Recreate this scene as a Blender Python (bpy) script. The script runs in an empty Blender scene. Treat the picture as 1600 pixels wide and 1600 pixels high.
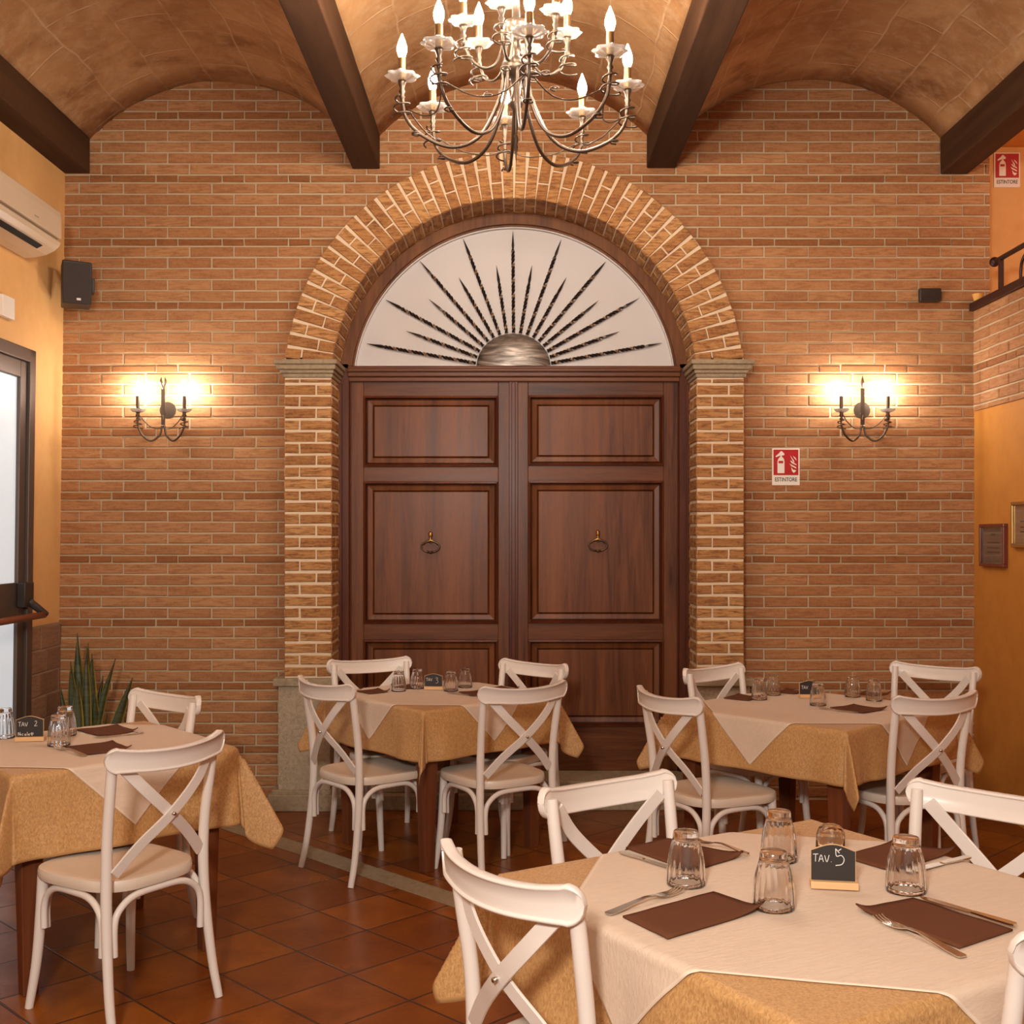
import bpy, bmesh, math, random
from mathutils import Vector, Matrix, noise
random.seed(7)
PI = math.pi
S = bpy.context.scene
COL = S.collection

# ------------------------------------------------------------------ camera
CAM_H = 1.53
cam_d = bpy.data.cameras.new('camera'); cam = bpy.data.objects.new('camera', cam_d); COL.objects.link(cam)
cam.location = (0, 0, CAM_H); cam.rotation_euler = (PI / 2, 0, 0)
cam_d.sensor_width = 36; cam_d.lens = 36 * 1815 / 1600; cam_d.shift_x = -2 / 1600; cam_d.shift_y = 36 / 1600
cam_d.clip_start = 0.05
S.camera = cam
# ------------------------------------------------------------------ world and light
S.view_settings.view_transform = 'Standard'; S.view_settings.look = 'None'
S.view_settings.exposure = 0.0; S.view_settings.gamma = 1.0
W = bpy.data.worlds.new('world'); S.world = W; W.use_nodes = True
W.node_tree.nodes['Background'].inputs[0].default_value = (1.0, 0.90, 0.80, 1)
W.node_tree.nodes['Background'].inputs[1].default_value = 0.55

def area(name, loc, target, size, power, color, size_y=None):
    d = bpy.data.lights.new(name, 'AREA'); d.energy = power; d.color = color; d.size = size
    if size_y: d.shape = 'RECTANGLE'; d.size_y = size_y
    o = bpy.data.objects.new(name, d); COL.objects.link(o); o.location = loc
    o.rotation_euler = (Vector(target) - Vector(loc)).to_track_quat('-Z', 'Y').to_euler()
    return o

def point(name, loc, power, color, r=0.02):
    d = bpy.data.lights.new(name, 'POINT'); d.energy = power; d.color = color; d.shadow_soft_size = r
    o = bpy.data.objects.new(name, d); COL.objects.link(o); o.location = loc
    return o
WARM = (1.0, 0.80, 0.58)
area('flash_fill_near_camera', (-0.5, -0.6, 2.35), (0.1, 6.7, 1.5), 0.35, 124, (1.0, 0.93, 0.85))  # added main fill, standing in for a flash close to the camera
area('overhead_fill_light', (0.3, 0.6, 3.5), (0.2, 3.0, 0.4), 1.4, 32, (1.0, 0.92, 0.83))  # added broad overhead fill, standing in for unseen lamps of the room

# ------------------------------------------------------------------ helpers
def tag(o, label=None, cat=None, group=None, kind=None):
    if label: o['label'] = label
    if cat: o['category'] = cat
    if group: o['group'] = group
    if kind: o['kind'] = kind
    return o

def link(name, bm, mat, parent=None, smooth=False, bevel=0, recalc=True, autos=None):
    if recalc: bmesh.ops.recalc_face_normals(bm, faces=bm.faces)
    me = bpy.data.meshes.new(name); bm.to_mesh(me); bm.free()
    me.materials.append(mat)
    if smooth:
        for p in me.polygons: p.use_smooth = True
        if autos:
            try: me.set_sharp_from_angle(angle=math.radians(autos))
            except Exception: pass
    o = bpy.data.objects.new(name, me); COL.objects.link(o)
    if parent: o.parent = parent
    if bevel:
        m = o.modifiers.new('bevel', 'BEVEL'); m.width = bevel; m.segments = 2; m.limit_method = 'ANGLE'; m.harden_normals = False
    return o

def struct(name, bm, mat, **k):
    o = link(name, bm, mat, **k); o['kind'] = 'structure'; return o

def empty(name, loc, rz=0, label=None, cat=None, group=None):
    o = bpy.data.objects.new(name, None); COL.objects.link(o); o.location = loc; o.rotation_euler = (0, 0, rz)
    o.empty_display_size = 0.1
    return tag(o, label, cat, group)

def copy_tree(o, parent=None):
    c = o.copy(); COL.objects.link(c)
    if parent: c.parent = parent; c.matrix_parent_inverse = o.matrix_parent_inverse.copy()
    for ch in list(o.children): copy_tree(ch, c)
    return c

def box(bm, x0, x1, y0, y1, z0, z1, M=None):
    v = [bm.verts.new(Vector((x, y, z)) if M is None else M @ Vector((x, y, z))) for x in (x0, x1) for y in (y0, y1) for z in (z0, z1)]
    for f in ((0, 1, 3, 2), (4, 6, 7, 5), (0, 4, 5, 1), (2, 3, 7, 6), (0, 2, 6, 4), (1, 5, 7, 3)):
        bm.faces.new([v[i] for i in f])
    return v

def boxes(*a):
    bm = bmesh.new()
    for b in a: box(bm, *b)
    return bm

def catmull(P, n=6):
    P = [Vector(p) for p in P]; out = []
    for i in range(len(P) - 1):
        a = P[i - 1] if i else P[0] * 2 - P[1]; b = P[i]; c = P[i + 1]; d = P[i + 2] if i + 2 < len(P) else P[-1] * 2 - P[-2]
        for k in range(n):
            t = k / n
            out.append(0.5 * ((2 * b) + (c - a) * t + (2 * a - 5 * b + 4 * c - d) * t * t + (3 * b - a - 3 * c + d) * t ** 3))
    out.append(P[-1]); return out

def lerp_list(R, n):
    out = []
    for i in range(n):
        t = i / (n - 1) * (len(R) - 1); k = min(int(t), len(R) - 2); f = t - k
        out.append(R[k] * (1 - f) + R[k + 1] * f)
    return out

def sweep(bm, path, section, closed_section=True, cap=True, scale=None, up=None):
    """section: list of (a,b) in the normal/binormal frame; scale: per point factor"""
    n = len(path); T = []
    for i in range(n):
        T.append((path[min(i + 1, n - 1)] - path[max(i - 1, 0)]).normalized())
    u = Vector(up) if up else (Vector((0, 0, 1)) if abs(T[0].z) < 0.9 else Vector((0, 1, 0)))
    u = (u - T[0] * u.dot(T[0])).normalized(); rings = []
    for i in range(n):
        if up: u = Vector(up)
        u = (u - T[i] * u.dot(T[i])).normalized(); w = T[i].cross(u)
        s = scale[i] if scale else 1
        rings.append([bm.verts.new(path[i] + (u * a + w * b) * s) for a, b in section])
    m = len(section)
    for i in range(n - 1):
        for k in range(m):
            bm.faces.new((rings[i][k], rings[i][(k + 1) % m], rings[i + 1][(k + 1) % m], rings[i + 1][k]))
    if cap:
        bm.faces.new(rings[0][::-1]); bm.faces.new(rings[-1])
    return rings

def circ(n=10): return [(math.cos(2 * PI * k / n), math.sin(2 * PI * k / n)) for k in range(n)]
def rect(a, b): return [(a, b), (-a, b), (-a, -b), (a, -b)]

def tube(bm, P, R, seg=10, sm=6, up=None):
    path = catmull(P, sm) if sm > 1 else [Vector(p) for p in P]
    R = R if isinstance(R, (list, tuple)) else [R, R]
    sweep(bm, path, circ(seg), scale=lerp_list(list(R), len(path)), up=up)

def lathe(bm, prof, seg=24, c=(0, 0, 0), mod=None, axis='z'):
    """prof list of (r,z)"""
    c = Vector(c); rings = []
    for ri_, (r, z) in enumerate(prof):
        ring = []
        for k in range(seg):
            t = 2 * PI * k / seg; rr = r * (mod(t, z, ri_) if mod else 1)
            p = Vector((rr * math.cos(t), rr * math.sin(t), z))
            if axis == 'y': p = Vector((p.x, -p.z, p.y))
            ring.append(bm.verts.new(c + p))
        rings.append(ring)
    for i in range(len(prof) - 1):
        for k in range(seg):
            bm.faces.new((rings[i][k], rings[i][(k + 1) % seg], rings[i + 1][(k + 1) % seg], rings[i + 1][k]))
    if prof[0][0] > 1e-6: bm.faces.new(rings[0][::-1])
    if prof[-1][0] > 1e-6: bm.faces.new(rings[-1])
    bmesh.ops.remove_doubles(bm, verts=[v for r in rings for v in r], dist=1e-6)

# ------------------------------------------------------------------ materials
class NT:
    def __init__(s, name):
        s.m = bpy.data.materials.new(name); s.m.use_nodes = True; s.t = s.m.node_tree
        s.b = s.t.nodes['Principled BSDF']
    def n(s, ty, **k):
        o = s.t.nodes.new(ty)
        for a, b in k.items(): setattr(o, a, b)
        return o
    def put(s, sock, v):
        if hasattr(v, 'links') or isinstance(v, bpy.types.NodeSocket): s.t.links.new(v, sock)
        elif isinstance(v, (tuple, list)) and len(v) == 3 and sock.type == 'RGBA': sock.default_value = (*v, 1)
        else: sock.default_value = v
    def set(s, **k):
        for a, v in k.items(): s.put(s.b.inputs[a.replace('_', ' ')], v)
    def coord(s, kind='Object'):
        return s.n('ShaderNodeTexCoord').outputs[kind]
    def mapping(s, vec, scale=(1, 1, 1), rot=(0, 0, 0), loc=(0, 0, 0)):
        o = s.n('ShaderNodeMapping'); s.t.links.new(vec, o.inputs[0]); o.inputs['Scale'].default_value = scale
        o.inputs['Rotation'].default_value = rot; o.inputs['Location'].default_value = loc; return o.outputs[0]
    def noise(s, vec, scale=5, detail=4, rough=0.55, dist=0, out='Fac'):
        o = s.n('ShaderNodeTexNoise'); s.t.links.new(vec, o.inputs['Vector']); o.inputs['Scale'].default_value = scale
        o.inputs['Detail'].default_value = detail; o.inputs['Roughness'].default_value = rough; o.inputs['Distortion'].default_value = dist
        return o.outputs[out]
    def ramp(s, fac, stops):
        o = s.n('ShaderNodeValToRGB'); s.put(o.inputs[0], fac); cr = o.color_ramp
        while len(cr.elements) < len(stops): cr.elements.new(0.5)
        for e, (p, c) in zip(cr.elements, stops):
            e.position = p; e.color = (*c, 1) if isinstance(c, (tuple, list)) else (c, c, c, 1)
        return o.outputs[0]
    def mix(s, fac, a, b, mode='MIX'):
        o = s.n('ShaderNodeMix', data_type='RGBA', blend_type=mode)
        s.put(o.inputs[0], fac); s.put(o.inputs[6], a); s.put(o.inputs[7], b); return o.outputs[2]
    def math(s, op, a, b=0.0, c=0.0):
        o = s.n('ShaderNodeMath', operation=op); s.put(o.inputs[0], a); s.put(o.inputs[1], b); s.put(o.inputs[2], c); return o.outputs[0]
    def bump(s, h, strength=0.3, dist=0.01):
        o = s.n('ShaderNodeBump'); s.put(o.inputs['Height'], h); o.inputs['Strength'].default_value = strength
        o.inputs['Distance'].default_value = dist; s.t.links.new(o.outputs[0], s.b.inputs['Normal']); return o
    def attr(s, name):
        o = s.n('ShaderNodeAttribute'); o.attribute_name = name; return o.outputs['Fac']

def simple(name, col, rough=0.5, metal=0, **k):
    t = NT(name); t.set(Base_Color=col, Roughness=rough, Metallic=metal)
    for a, v in k.items(): t.put(t.b.inputs[a.replace('_', ' ')], v)
    return t.m

def m_brick(name, a, b, c, dark, streak=0.5):
    t = NT(name); co = t.coord(); tint = t.attr('tint')
    base = t.ramp(tint, [(0, a), (0.5, b), (0.93, c), (1.0, c)])
    st = t.noise(t.mapping(co, (5, 5, 38)), 2.2, 5, 0.65, 0.6)
    base = t.mix(t.math('MULTIPLY', t.ramp(st, [(0.44, 0.0), (0.60, 1.0)]), streak), base, dark)
    sp = t.noise(co, 75, 3, 0.6)
    base = t.mix(t.ramp(sp, [(0.35, 0.0), (0.7, 0.28)]), base, tuple(min(1, x * 1.55) for x in b))
    t.set(Base_Color=base, Roughness=0.82)
    t.bump(t.noise(co, 90, 4, 0.7), 0.35, 0.004)
    return t.m
BRICK = m_brick('wall_brick', (0.335, 0.145, 0.053), (0.39, 0.178, 0.068), (0.45, 0.225, 0.092), (0.255, 0.093, 0.030), 0.75)
BRICK_THIN = m_brick('thin_red_brick', (0.24, 0.085, 0.022), (0.29, 0.108, 0.030), (0.35, 0.145, 0.044), (0.17, 0.055, 0.015), 0.6)
BRICK_ARCH = m_brick('arch_brick', (0.33, 0.145, 0.042), (0.42, 0.20, 0.062), (0.51, 0.27, 0.097), (0.16, 0.052, 0.014), 0.9)

def m_mortar(name, c, c2):
    t = NT(name); co = t.coord()
    t.set(Base_Color=t.mix(t.noise(co, 14, 5, 0.6), c, c2), Roughness=0.92); t.bump(t.noise(co, 160, 3, 0.6), 0.4, 0.003); return t.m
MORTAR = m_mortar('mortar', (0.46, 0.35, 0.215), (0.59, 0.46, 0.295))
MORTAR_ARCH = m_mortar('arch_mortar', (0.64, 0.50, 0.34), (0.80, 0.64, 0.45))

def m_wood(name, a, b, d, rough=0.3, axis=2, coat=0.04, scale=1.0):
    t = NT(name); co = t.coord()
    sc = [14, 14, 14]; sc[axis] = 0.9
    sc = tuple(x * scale for x in sc)
    g = t.noise(t.mapping(co, sc), 1.6, 6, 0.62, 0.9)
    pl = [7.5, 7.5, 7.5]; pl[axis] = 0.25
    blot = t.noise(t.mapping(co, tuple(pl)), 0.9, 2, 0.5)
    c = t.ramp(g, [(0.3, d), (0.5, a), (0.72, b)])
    c = t.mix(t.ramp(blot, [(0.35, 0.0), (0.7, 0.55)]), c, tuple(x * 1.5 for x in b))
    fine = t.noise(t.mapping(co, tuple(x * 6 for x in sc)), 2, 3, 0.6)
    c = t.mix(t.ramp(fine, [(0.55, 0.0), (0.75, 0.35)]), c, d)
    t.set(Base_Color=c, Roughness=t.math('MULTIPLY_ADD', g, 0.18, rough - 0.06), Coat_Weight=coat, Coat_Roughness=0.25, Specular_IOR_Level=0.22)
    t.bump(g, 0.15, 0.003); return t.m
DOORW = m_wood('door_walnut', (0.112, 0.032, 0.009), (0.185, 0.062, 0.018), (0.038, 0.009, 0.003), 0.34)
DOORH = m_wood('door_walnut_rail', (0.104, 0.030, 0.008), (0.155, 0.050, 0.014), (0.040, 0.010, 0.003), 0.34, axis=0)
DOORM = m_wood('door_moulding', (0.080, 0.018, 0.006), (0.115, 0.028, 0.009), (0.040, 0.008, 0.003), 0.3)
FRAMEW = m_wood('arch_frame_wood', (0.125, 0.040, 0.009), (0.18, 0.064, 0.015), (0.06, 0.017, 0.004), 0.45)
TABLEW = m_wood('table_wood', (0.12, 0.032, 0.012), (0.16, 0.05, 0.018), (0.07, 0.018, 0.008), 0.3)
BEAMW = m_wood('beam_wood', (0.050, 0.020, 0.008), (0.070, 0.030, 0.012), (0.030, 0.011, 0.004), 0.7, axis=1, coat=0.0)

def m_plaster(name, a, b, c):
    t = NT(name); co = t.coord()
    n1 = t.noise(co, 1.6, 6, 0.6, 0.4); n2 = t.noise(co, 9, 5, 0.65)
    col = t.mix(n1, a, b); col = t.mix(t.ramp(n2, [(0.45, 0.0), (0.75, 0.45)]), col, c)
    t.set(Base_Color=col, Roughness=0.75); t.bump(n2, 0.12, 0.01); return t.m
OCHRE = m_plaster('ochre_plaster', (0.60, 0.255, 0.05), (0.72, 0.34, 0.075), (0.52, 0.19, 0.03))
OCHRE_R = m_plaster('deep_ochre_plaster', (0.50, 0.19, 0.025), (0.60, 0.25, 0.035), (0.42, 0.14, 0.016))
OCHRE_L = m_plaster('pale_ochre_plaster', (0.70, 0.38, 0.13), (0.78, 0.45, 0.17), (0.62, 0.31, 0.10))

def m_vault():
    t = NT('vault_plaster'); uv = t.coord('UV'); co = t.coord()
    dn = t.noise(co, 1.7, 3, 0.5, 0, 'Color')
    vm = t.n('ShaderNodeVectorMath', operation='MULTIPLY_ADD'); t.put(vm.inputs[0], dn); vm.inputs[1].default_value = (0.10, 0.10, 0); t.put(vm.inputs[2], uv)
    br = t.n('ShaderNodeTexBrick', offset=0.5); t.put(br.inputs['Vector'], vm.outputs[0])
    br.inputs['Scale'].default_value = 1; br.inputs['Brick Width'].default_value = 0.42; br.inputs['Row Height'].default_value = 0.27
    br.inputs['Mortar Size'].default_value = 0.010; br.inputs['Mortar Smooth'].default_value = 0.9
    br.inputs['Color1'].default_value = (0, 0, 0, 1); br.inputs['Color2'].default_value = (1, 1, 1, 1); br.inputs['Mortar'].default_value = (0.5, 0.5, 0.5, 1)
    n1 = t.noise(co, 3.2, 6, 0.62, 0.5); n2 = t.noise(co, 14, 6, 0.7); n3 = t.noise(co, 1.3, 2, 0.5)
    c = t.mix(br.outputs['Color'], (0.42, 0.215, 0.085), (0.53, 0.295, 0.125))
    c = t.mix(t.ramp(n1, [(0.40, 0.0), (0.62, 0.85)]), c, (0.32, 0.145, 0.048))
    c = t.mix(t.ramp(t.math('MULTIPLY', n1, n3), [(0.30, 0.0), (0.40, 0.7)]), c, (0.21, 0.080, 0.020))
    c = t.mix(t.ramp(n2, [(0.47, 0.0), (0.72, 0.6)]), c, (0.55, 0.365, 0.21))
    gap = t.noise(co, 5, 2, 0.5)
    mm = t.math('MULTIPLY', br.outputs['Fac'], t.ramp(gap, [(0.4, 0.15), (0.55, 1.0)]))
    c = t.mix(t.math('MULTIPLY', mm, 0.55), c, (0.66, 0.43, 0.25))
    t.set(Base_Color=c, Roughness=0.85)
    h = t.math('ADD', t.math('MULTIPLY', n2, 0.6), t.math('MULTIPLY', mm, 0.5)); t.bump(h, 0.5, 0.015)
    return t.m
VAULT = m_vault()

def m_floor():
    t = NT('terracotta_floor'); co = t.coord()
    mp = t.mapping(co, (1, 1, 1), (0, 0, -PI / 4))      # 45 degree grid
    sep = t.n('ShaderNodeSeparateXYZ'); t.put(sep.inputs[0], mp)
    P = 0.32
    U = t.math('DIVIDE', t.math('ADD', sep.outputs[0], 100 * P - 2.46), P); V = t.math('DIVIDE', t.math('ADD', sep.outputs[1], 100 * P - 3.582), P)
    def edge(u): return t.math('MINIMUM', t.math('FRACT', u), t.math('SUBTRACT', 1.0, t.math('FRACT', u)))
    e = t.math('MINIMUM', edge(U), edge(V))
    cmb = t.n('ShaderNodeCombineXYZ'); t.put(cmb.inputs[0], t.math('FLOOR', U)); t.put(cmb.inputs[1], t.math('FLOOR', V))
    wn = t.n('ShaderNodeTexWhiteNoise', noise_dimensions='2D'); t.put(wn.inputs['Vector'], cmb.outputs[0])
    n1 = t.noise(co, 4.5, 5, 0.6, 0.5); n2 = t.noise(co, 45, 4, 0.6)
    c = t.ramp(wn.outputs['Value'], [(0, (0.18, 0.046, 0.006)), (0.5, (0.27, 0.076, 0.009)), (1, (0.35, 0.108, 0.013))])
    c = t.mix(t.ramp(n1, [(0.35, 0.0), (0.7, 0.7)]), c, (0.13, 0.03, 0.008))
    c = t.mix(t.ramp(n2, [(0.5, 0.0), (0.8, 0.35)]), c, (0.38, 0.115, 0.025))
    g = t.ramp(e, [(0.008, 1.0), (0.017, 0.0)])
    c = t.mix(g, c, (0.055, 0.028, 0.016))
    t.set(Base_Color=c, Roughness=t.math('MULTIPLY_ADD', n1, 0.22, 0.20), Specular_IOR_Level=0.3)
    h = t.math('SUBTRACT', t.math('MULTIPLY', n1, 0.25), g); t.bump(h, 0.35, 0.004)
    return t.m
FLOOR = m_floor()

def m_stone(name, a, b, d, sc=60, bump=0.5):
    t = NT(name); co = t.coord(); v = t.noise(co, sc, 5, 0.7, 1.2); w = t.noise(co, 5, 3, 0.5)
    t.set(Base_Color=t.mix(w, t.ramp(v, [(0.35, d), (0.5, a), (0.7, b)]), a), Roughness=0.8); t.bump(v, bump, 0.006); return t.m
STONE = m_stone('pedestal_stone', (0.40, 0.31, 0.205), (0.56, 0.45, 0.32), (0.20, 0.145, 0.09))
STONE_SM = m_stone('moulding_stone', (0.33, 0.25, 0.155), (0.46, 0.36, 0.235), (0.17, 0.12, 0.07), 30, 0.25)
BANDST = m_stone('travertine_band', (0.33, 0.25, 0.155), (0.42, 0.33, 0.21), (0.22, 0.16, 0.095), 25, 0.1)

def m_white():
    t = NT('white_lacquer'); co = t.coord(); n = t.noise(co, 6, 4, 0.6)
    t.set(Base_Color=t.mix(n, (0.75, 0.67, 0.60), (0.79, 0.71, 0.64)), Roughness=0.33, Specular_IOR_Level=0.45)
    t.bump(t.noise(co, 30, 3, 0.5), 0.05, 0.003); return t.m
WHITE = m_white()
SEATM = simple('seat_lacquer', (0.72, 0.60, 0.48), 0.40)

def m_cloth(name, a, b, rough, sheen, sc=(60, 60, 60)):
    t = NT(name); co = t.coord()
    n1 = t.noise(t.mapping(co, sc), 4.0, 4, 0.6, 0.6); n2 = t.noise(co, 3, 3, 0.5)
    t.set(Base_Color=t.mix(t.math('MULTIPLY', n2, 0.5), t.mix(t.ramp(n1, [(0.36, 0.0), (0.64, 1.0)]), a, b), a), Roughness=rough, Sheen_Weight=sheen, Sheen_Roughness=0.4)
    t.bump(t.math('ADD', n1, t.math('MULTIPLY', n2, 0.8)), 0.6, 0.003)
    return t.m
GOLD = m_cloth('gold_damask', (0.42, 0.215, 0.074), (0.66, 0.385, 0.155), 0.48, 0.06, (42, 42, 26))
CREAM = m_cloth('cream_linen', (0.655, 0.505, 0.38), (0.70, 0.55, 0.425), 0.7, 0.05, (5, 34, 18))
HEM = simple('cloth_hem', (0.76, 0.61, 0.47), 0.6)
NAPKIN = simple('brown_napkin_paper', (0.130, 0.047, 0.022), 0.85, 0, Specular_IOR_Level=0.12)
GLASS = simple('clear_glass', (1, 1, 1), 0.02, 0, Transmission_Weight=1.0, IOR=1.46)
CRYSTAL = simple('crystal_cup_glass', (1, 0.97, 0.92), 0.08, 0, Transmission_Weight=0.75, IOR=1.45)
STEEL = simple('stainless_steel', (0.70, 0.66, 0.60), 0.18, 1.0)
IRON = simple('dark_bronze_iron', (0.11, 0.075, 0.052), 0.38, 0.85)
BRONZE = simple('antique_bronze', (0.12, 0.085, 0.06), 0.38, 0.85)
BRASS = simple('brass_candle_sleeve', (0.36, 0.215, 0.085), 0.35, 0.9)
BRASSK = simple('aged_brass', (0.45, 0.25, 0.08), 0.35, 1.0)
BLACKM = simple('black_plastic', (0.028, 0.018, 0.013), 0.45)
CHALKB = simple('blackboard', (0.022, 0.016, 0.013), 0.6)
CHALK = simple('chalk', (0.85, 0.80, 0.74), 0.9)
PINE = simple('pine_block', (0.70, 0.43, 0.20), 0.55)
ACW = simple('cream_plastic', (0.64, 0.50, 0.35), 0.4)
ACG = simple('grey_plastic', (0.34, 0.26, 0.19), 0.5)
ALU = simple('bronze_aluminium', (0.10, 0.068, 0.052), 0.4, 0.35)
RAILM = simple('rust_brown_iron', (0.05, 0.016, 0.010), 0.45, 0.3)
REDBAR = simple('red_brown_bar', (0.23, 0.055, 0.025), 0.35)
PANELW = simple('white_fanlight_panel', (0.60, 0.56, 0.54), 0.6)
SIGNR = simple('sign_red', (0.45, 0.008, 0.008), 0.4)
SIGNW = simple('sign_white', (0.85, 0.78, 0.70), 0.4)
SIGNK = simple('sign_ink', (0.05, 0.04, 0.03), 0.5)
RAYM = simple('twisted_ray_iron', (0.03, 0.018, 0.014), 0.3, 0.5)
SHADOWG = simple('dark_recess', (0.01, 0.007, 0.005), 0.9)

def emis(name, col, st):
    m = bpy.data.materials.new(name); m.use_nodes = True; n = m.node_tree
    n.nodes.remove(n.nodes['Principled BSDF']); e = n.nodes.new('ShaderNodeEmission')
    e.inputs[0].default_value = (*col, 1); e.inputs[1].default_value = st
    n.links.new(e.outputs[0], n.nodes['Material Output'].inputs[0]); return m
BULBM = emis('lit_chandelier_bulb', (1.0, 0.88, 0.74), 400)
BULBS = emis('lit_sconce_bulb', (1.0, 0.94, 0.84), 300)

def m_frost():
    t = NT('frosted_daylight_glass'); co = t.coord(); sep = t.n('ShaderNodeSeparateXYZ'); t.put(sep.inputs[0], co)
    t.set(Base_Color=(0.6, 0.66, 0.7), Roughness=0.3, Emission_Color=(0.80, 0.90, 0.97),
          Emission_Strength=t.math('ADD', 0.34, t.math('MULTIPLY', t.noise(co, 1.2, 3, 0.5), 0.25)))
    return t.m
FROST = m_frost()
def m_steelsun():
    t = NT('brushed_sun_steel'); co = t.coord()
    n = t.noise(t.mapping(co, (2.0, 3, 12)), 2.2, 4, 0.55, 1.6)
    t.set(Base_Color=t.ramp(n, [(0.3, (0.07, 0.055, 0.045)), (0.5, (0.20, 0.165, 0.14)), (0.72, (0.50, 0.43, 0.38))]), Roughness=0.4, Metallic=0.5); return t.m
SUNST = m_steelsun()
def m_leaf():
    t = NT('snake_plant_leaf'); co = t.coord()
    n = t.noise(t.mapping(co, (4, 4, 26)), 1.5, 4, 0.6, 0.8)
    e = t.attr('edge')
    c = t.ramp(n, [(0.35, (0.016, 0.022, 0.006)), (0.6, (0.060, 0.060, 0.010))])
    t.set(Base_Color=t.mix(t.ramp(e, [(0.72, 0.0), (0.9, 1.0)]), c, (0.34, 0.28, 0.07)), Roughness=0.4); return t.m
LEAF = m_leaf()

# ------------------------------------------------------------------ brick laying (real bricks standing proud of a mortar slab)
def set_tint(o, vals):
    a = o.data.attributes.new('tint', 'FLOAT', 'POINT')
    for i, v in enumerate(vals): a.data[i].value = v

def add_brick(bm, vals, M, u0, u1, z0, z1, d=0.007, j=0.0016, ch=0.0035, tint=None):
    """M maps (u, z, out) to the world; 'out' 0 is the mortar face"""
    if u1 - u0 < 0.012: return
    r = lambda: random.uniform(-j, j)
    bk = [(u0 + r(), z0 + r()), (u1 + r(), z0 + r()), (u1 + r(), z1 + r()), (u0 + r(), z1 + r())]
    cx, cz = (u0 + u1) / 2, (z0 + z1) / 2
    d = d + random.uniform(-0.0015, 0.0015)
    A = [bm.verts.new(M(u, z, -0.003)) for u, z in bk]
    B = [bm.verts.new(M(u, z, d - ch)) for u, z in bk]
    C = [bm.verts.new(M(u + (ch if u < cx else -ch), z + (ch if z < cz else -ch), d)) for u, z in bk]
    for P, Q in ((A, B), (B, C)):
        for k in range(4): bm.faces.new((P[k], P[(k + 1) % 4], Q[(k + 1) % 4], Q[k]))
    bm.faces.new(C)
    vals += [random.random() if tint is None else tint] * 12

BL, CH, TH, JT = 0.2550, 0.0639, 0.0465, 0.0095     # brick pitch, course, thin course, joint
PER = 5 * CH + TH
ZT = 1.39 - TH / 2                                   # bottom of a thin course

def lay(name, M, zr, ur, U0, UT, clip=None, parent=None):
    """lay courses between zr=(z0,z1) and ur=(u0,u1); clip(z) -> list of (u0,u1) intervals kept"""
    bmA, bmB = bmesh.new(), bmesh.new(); vA, vB = [], []
    k = math.floor((zr[0] - ZT) / PER) - 1
    z = ZT + k * PER
    while z < zr[1]:
        n = k * 5
        zz = z
        rows = [('t', zz, zz + TH)]
        zz += TH
        for i in range(5): rows.append((n + 4 - i, zz, zz + CH)); zz += CH
        for kind, a, b in rows:
            a2, b2 = a + JT / 2, b - JT / 2
            if b <= zr[0] + 0.01 or a >= zr[1] - 0.01: continue
            a2, b2 = max(a2, zr[0]), min(b2, zr[1])
            if b2 - a2 < 0.01: continue
            ints = clip((a + b) / 2) if clip else [ur]
            if kind == 't':
                per = BL * 1.5; u = UT + math.floor((ur[0] - UT) / per) * per - per
                segs = []
                while u < ur[1]: segs += [(u, u + BL / 2), (u + BL / 2, u + per)]; u += per
            else:
                off = (kind % 2) * BL / 2; u = U0 + off + math.floor((ur[0] - U0 - off) / BL) * BL - BL
                segs = []
                while u < ur[1]: segs.append((u, u + BL)); u += BL
            for s0, s1 in segs:
                for i0, i1 in ints:
                    q0, q1 = max(s0 + JT / 2, i0), min(s1 - JT / 2, i1)
                    if kind == 't': add_brick(bmB, vB, M, q0, q1, a2, b2, 0.009)
                    else: add_brick(bmA, vA, M, q0, q1, a2, b2)
        z += PER; k += 1
    oa = link('brick_courses', bmA, BRICK, parent, recalc=False); set_tint(oa, vA)
    ob = link('thin_brick_courses', bmB, BRICK_THIN, parent, recalc=False); set_tint(ob, vB)
    return oa, ob

YW = 6.71
XL, XR = -2.63, 2.66
Z_SPR, Z_TOPS = 3.61, 3.83      # beam underside, beam top
XC = 0.005                      # portal axis
YF, YB = 6.48, 6.77             # portal front, timber frame plane
ZC = 2.39                       # arch centre height
RI, RO = 1.021, 1.279

# back wall: mortar slab with an arched opening, in pieces left / right / above
def wall_profile_top(x): return 4.25
bm = bmesh.new()
op = 1.14
def prism_y(bm, poly, y0, y1):
    a = [bm.verts.new((x, y0, z)) for x, z in poly]; b = [bm.verts.new((x, y1, z)) for x, z in poly]
    bm.faces.new(a); bm.faces.new(b[::-1]); n = len(poly)
    for i in range(n): bm.faces.new((a[i], b[i], b[(i + 1) % n], a[(i + 1) % n]))
box(bm, -2.72, XC - op, YW, YW + 0.3, -0.02, ZC); box(bm, XC + op, 2.753, YW, YW + 0.3, -0.02, ZC)
N = 24
pts = [(XC - op * math.cos(PI * i / N), ZC + op * math.sin(PI * i / N)) for i in range(N + 1)]
for i in range(N):
    (x0, z0), (x1, z1) = pts[i], pts[i + 1]
    if i == 0: x0b = x0
    prism_y(bm, [(x0, z0), (x1, z1), (x1, 4.3), (x0, 4.3)], YW, YW + 0.3)
box(bm, -2.72, XC - op, YW, YW + 0.3, ZC, 4.3); box(bm, XC + op, 2.753, YW, YW + 0.3, ZC, 4.3)
wall = struct('wall_back', bm, MORTAR)
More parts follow.
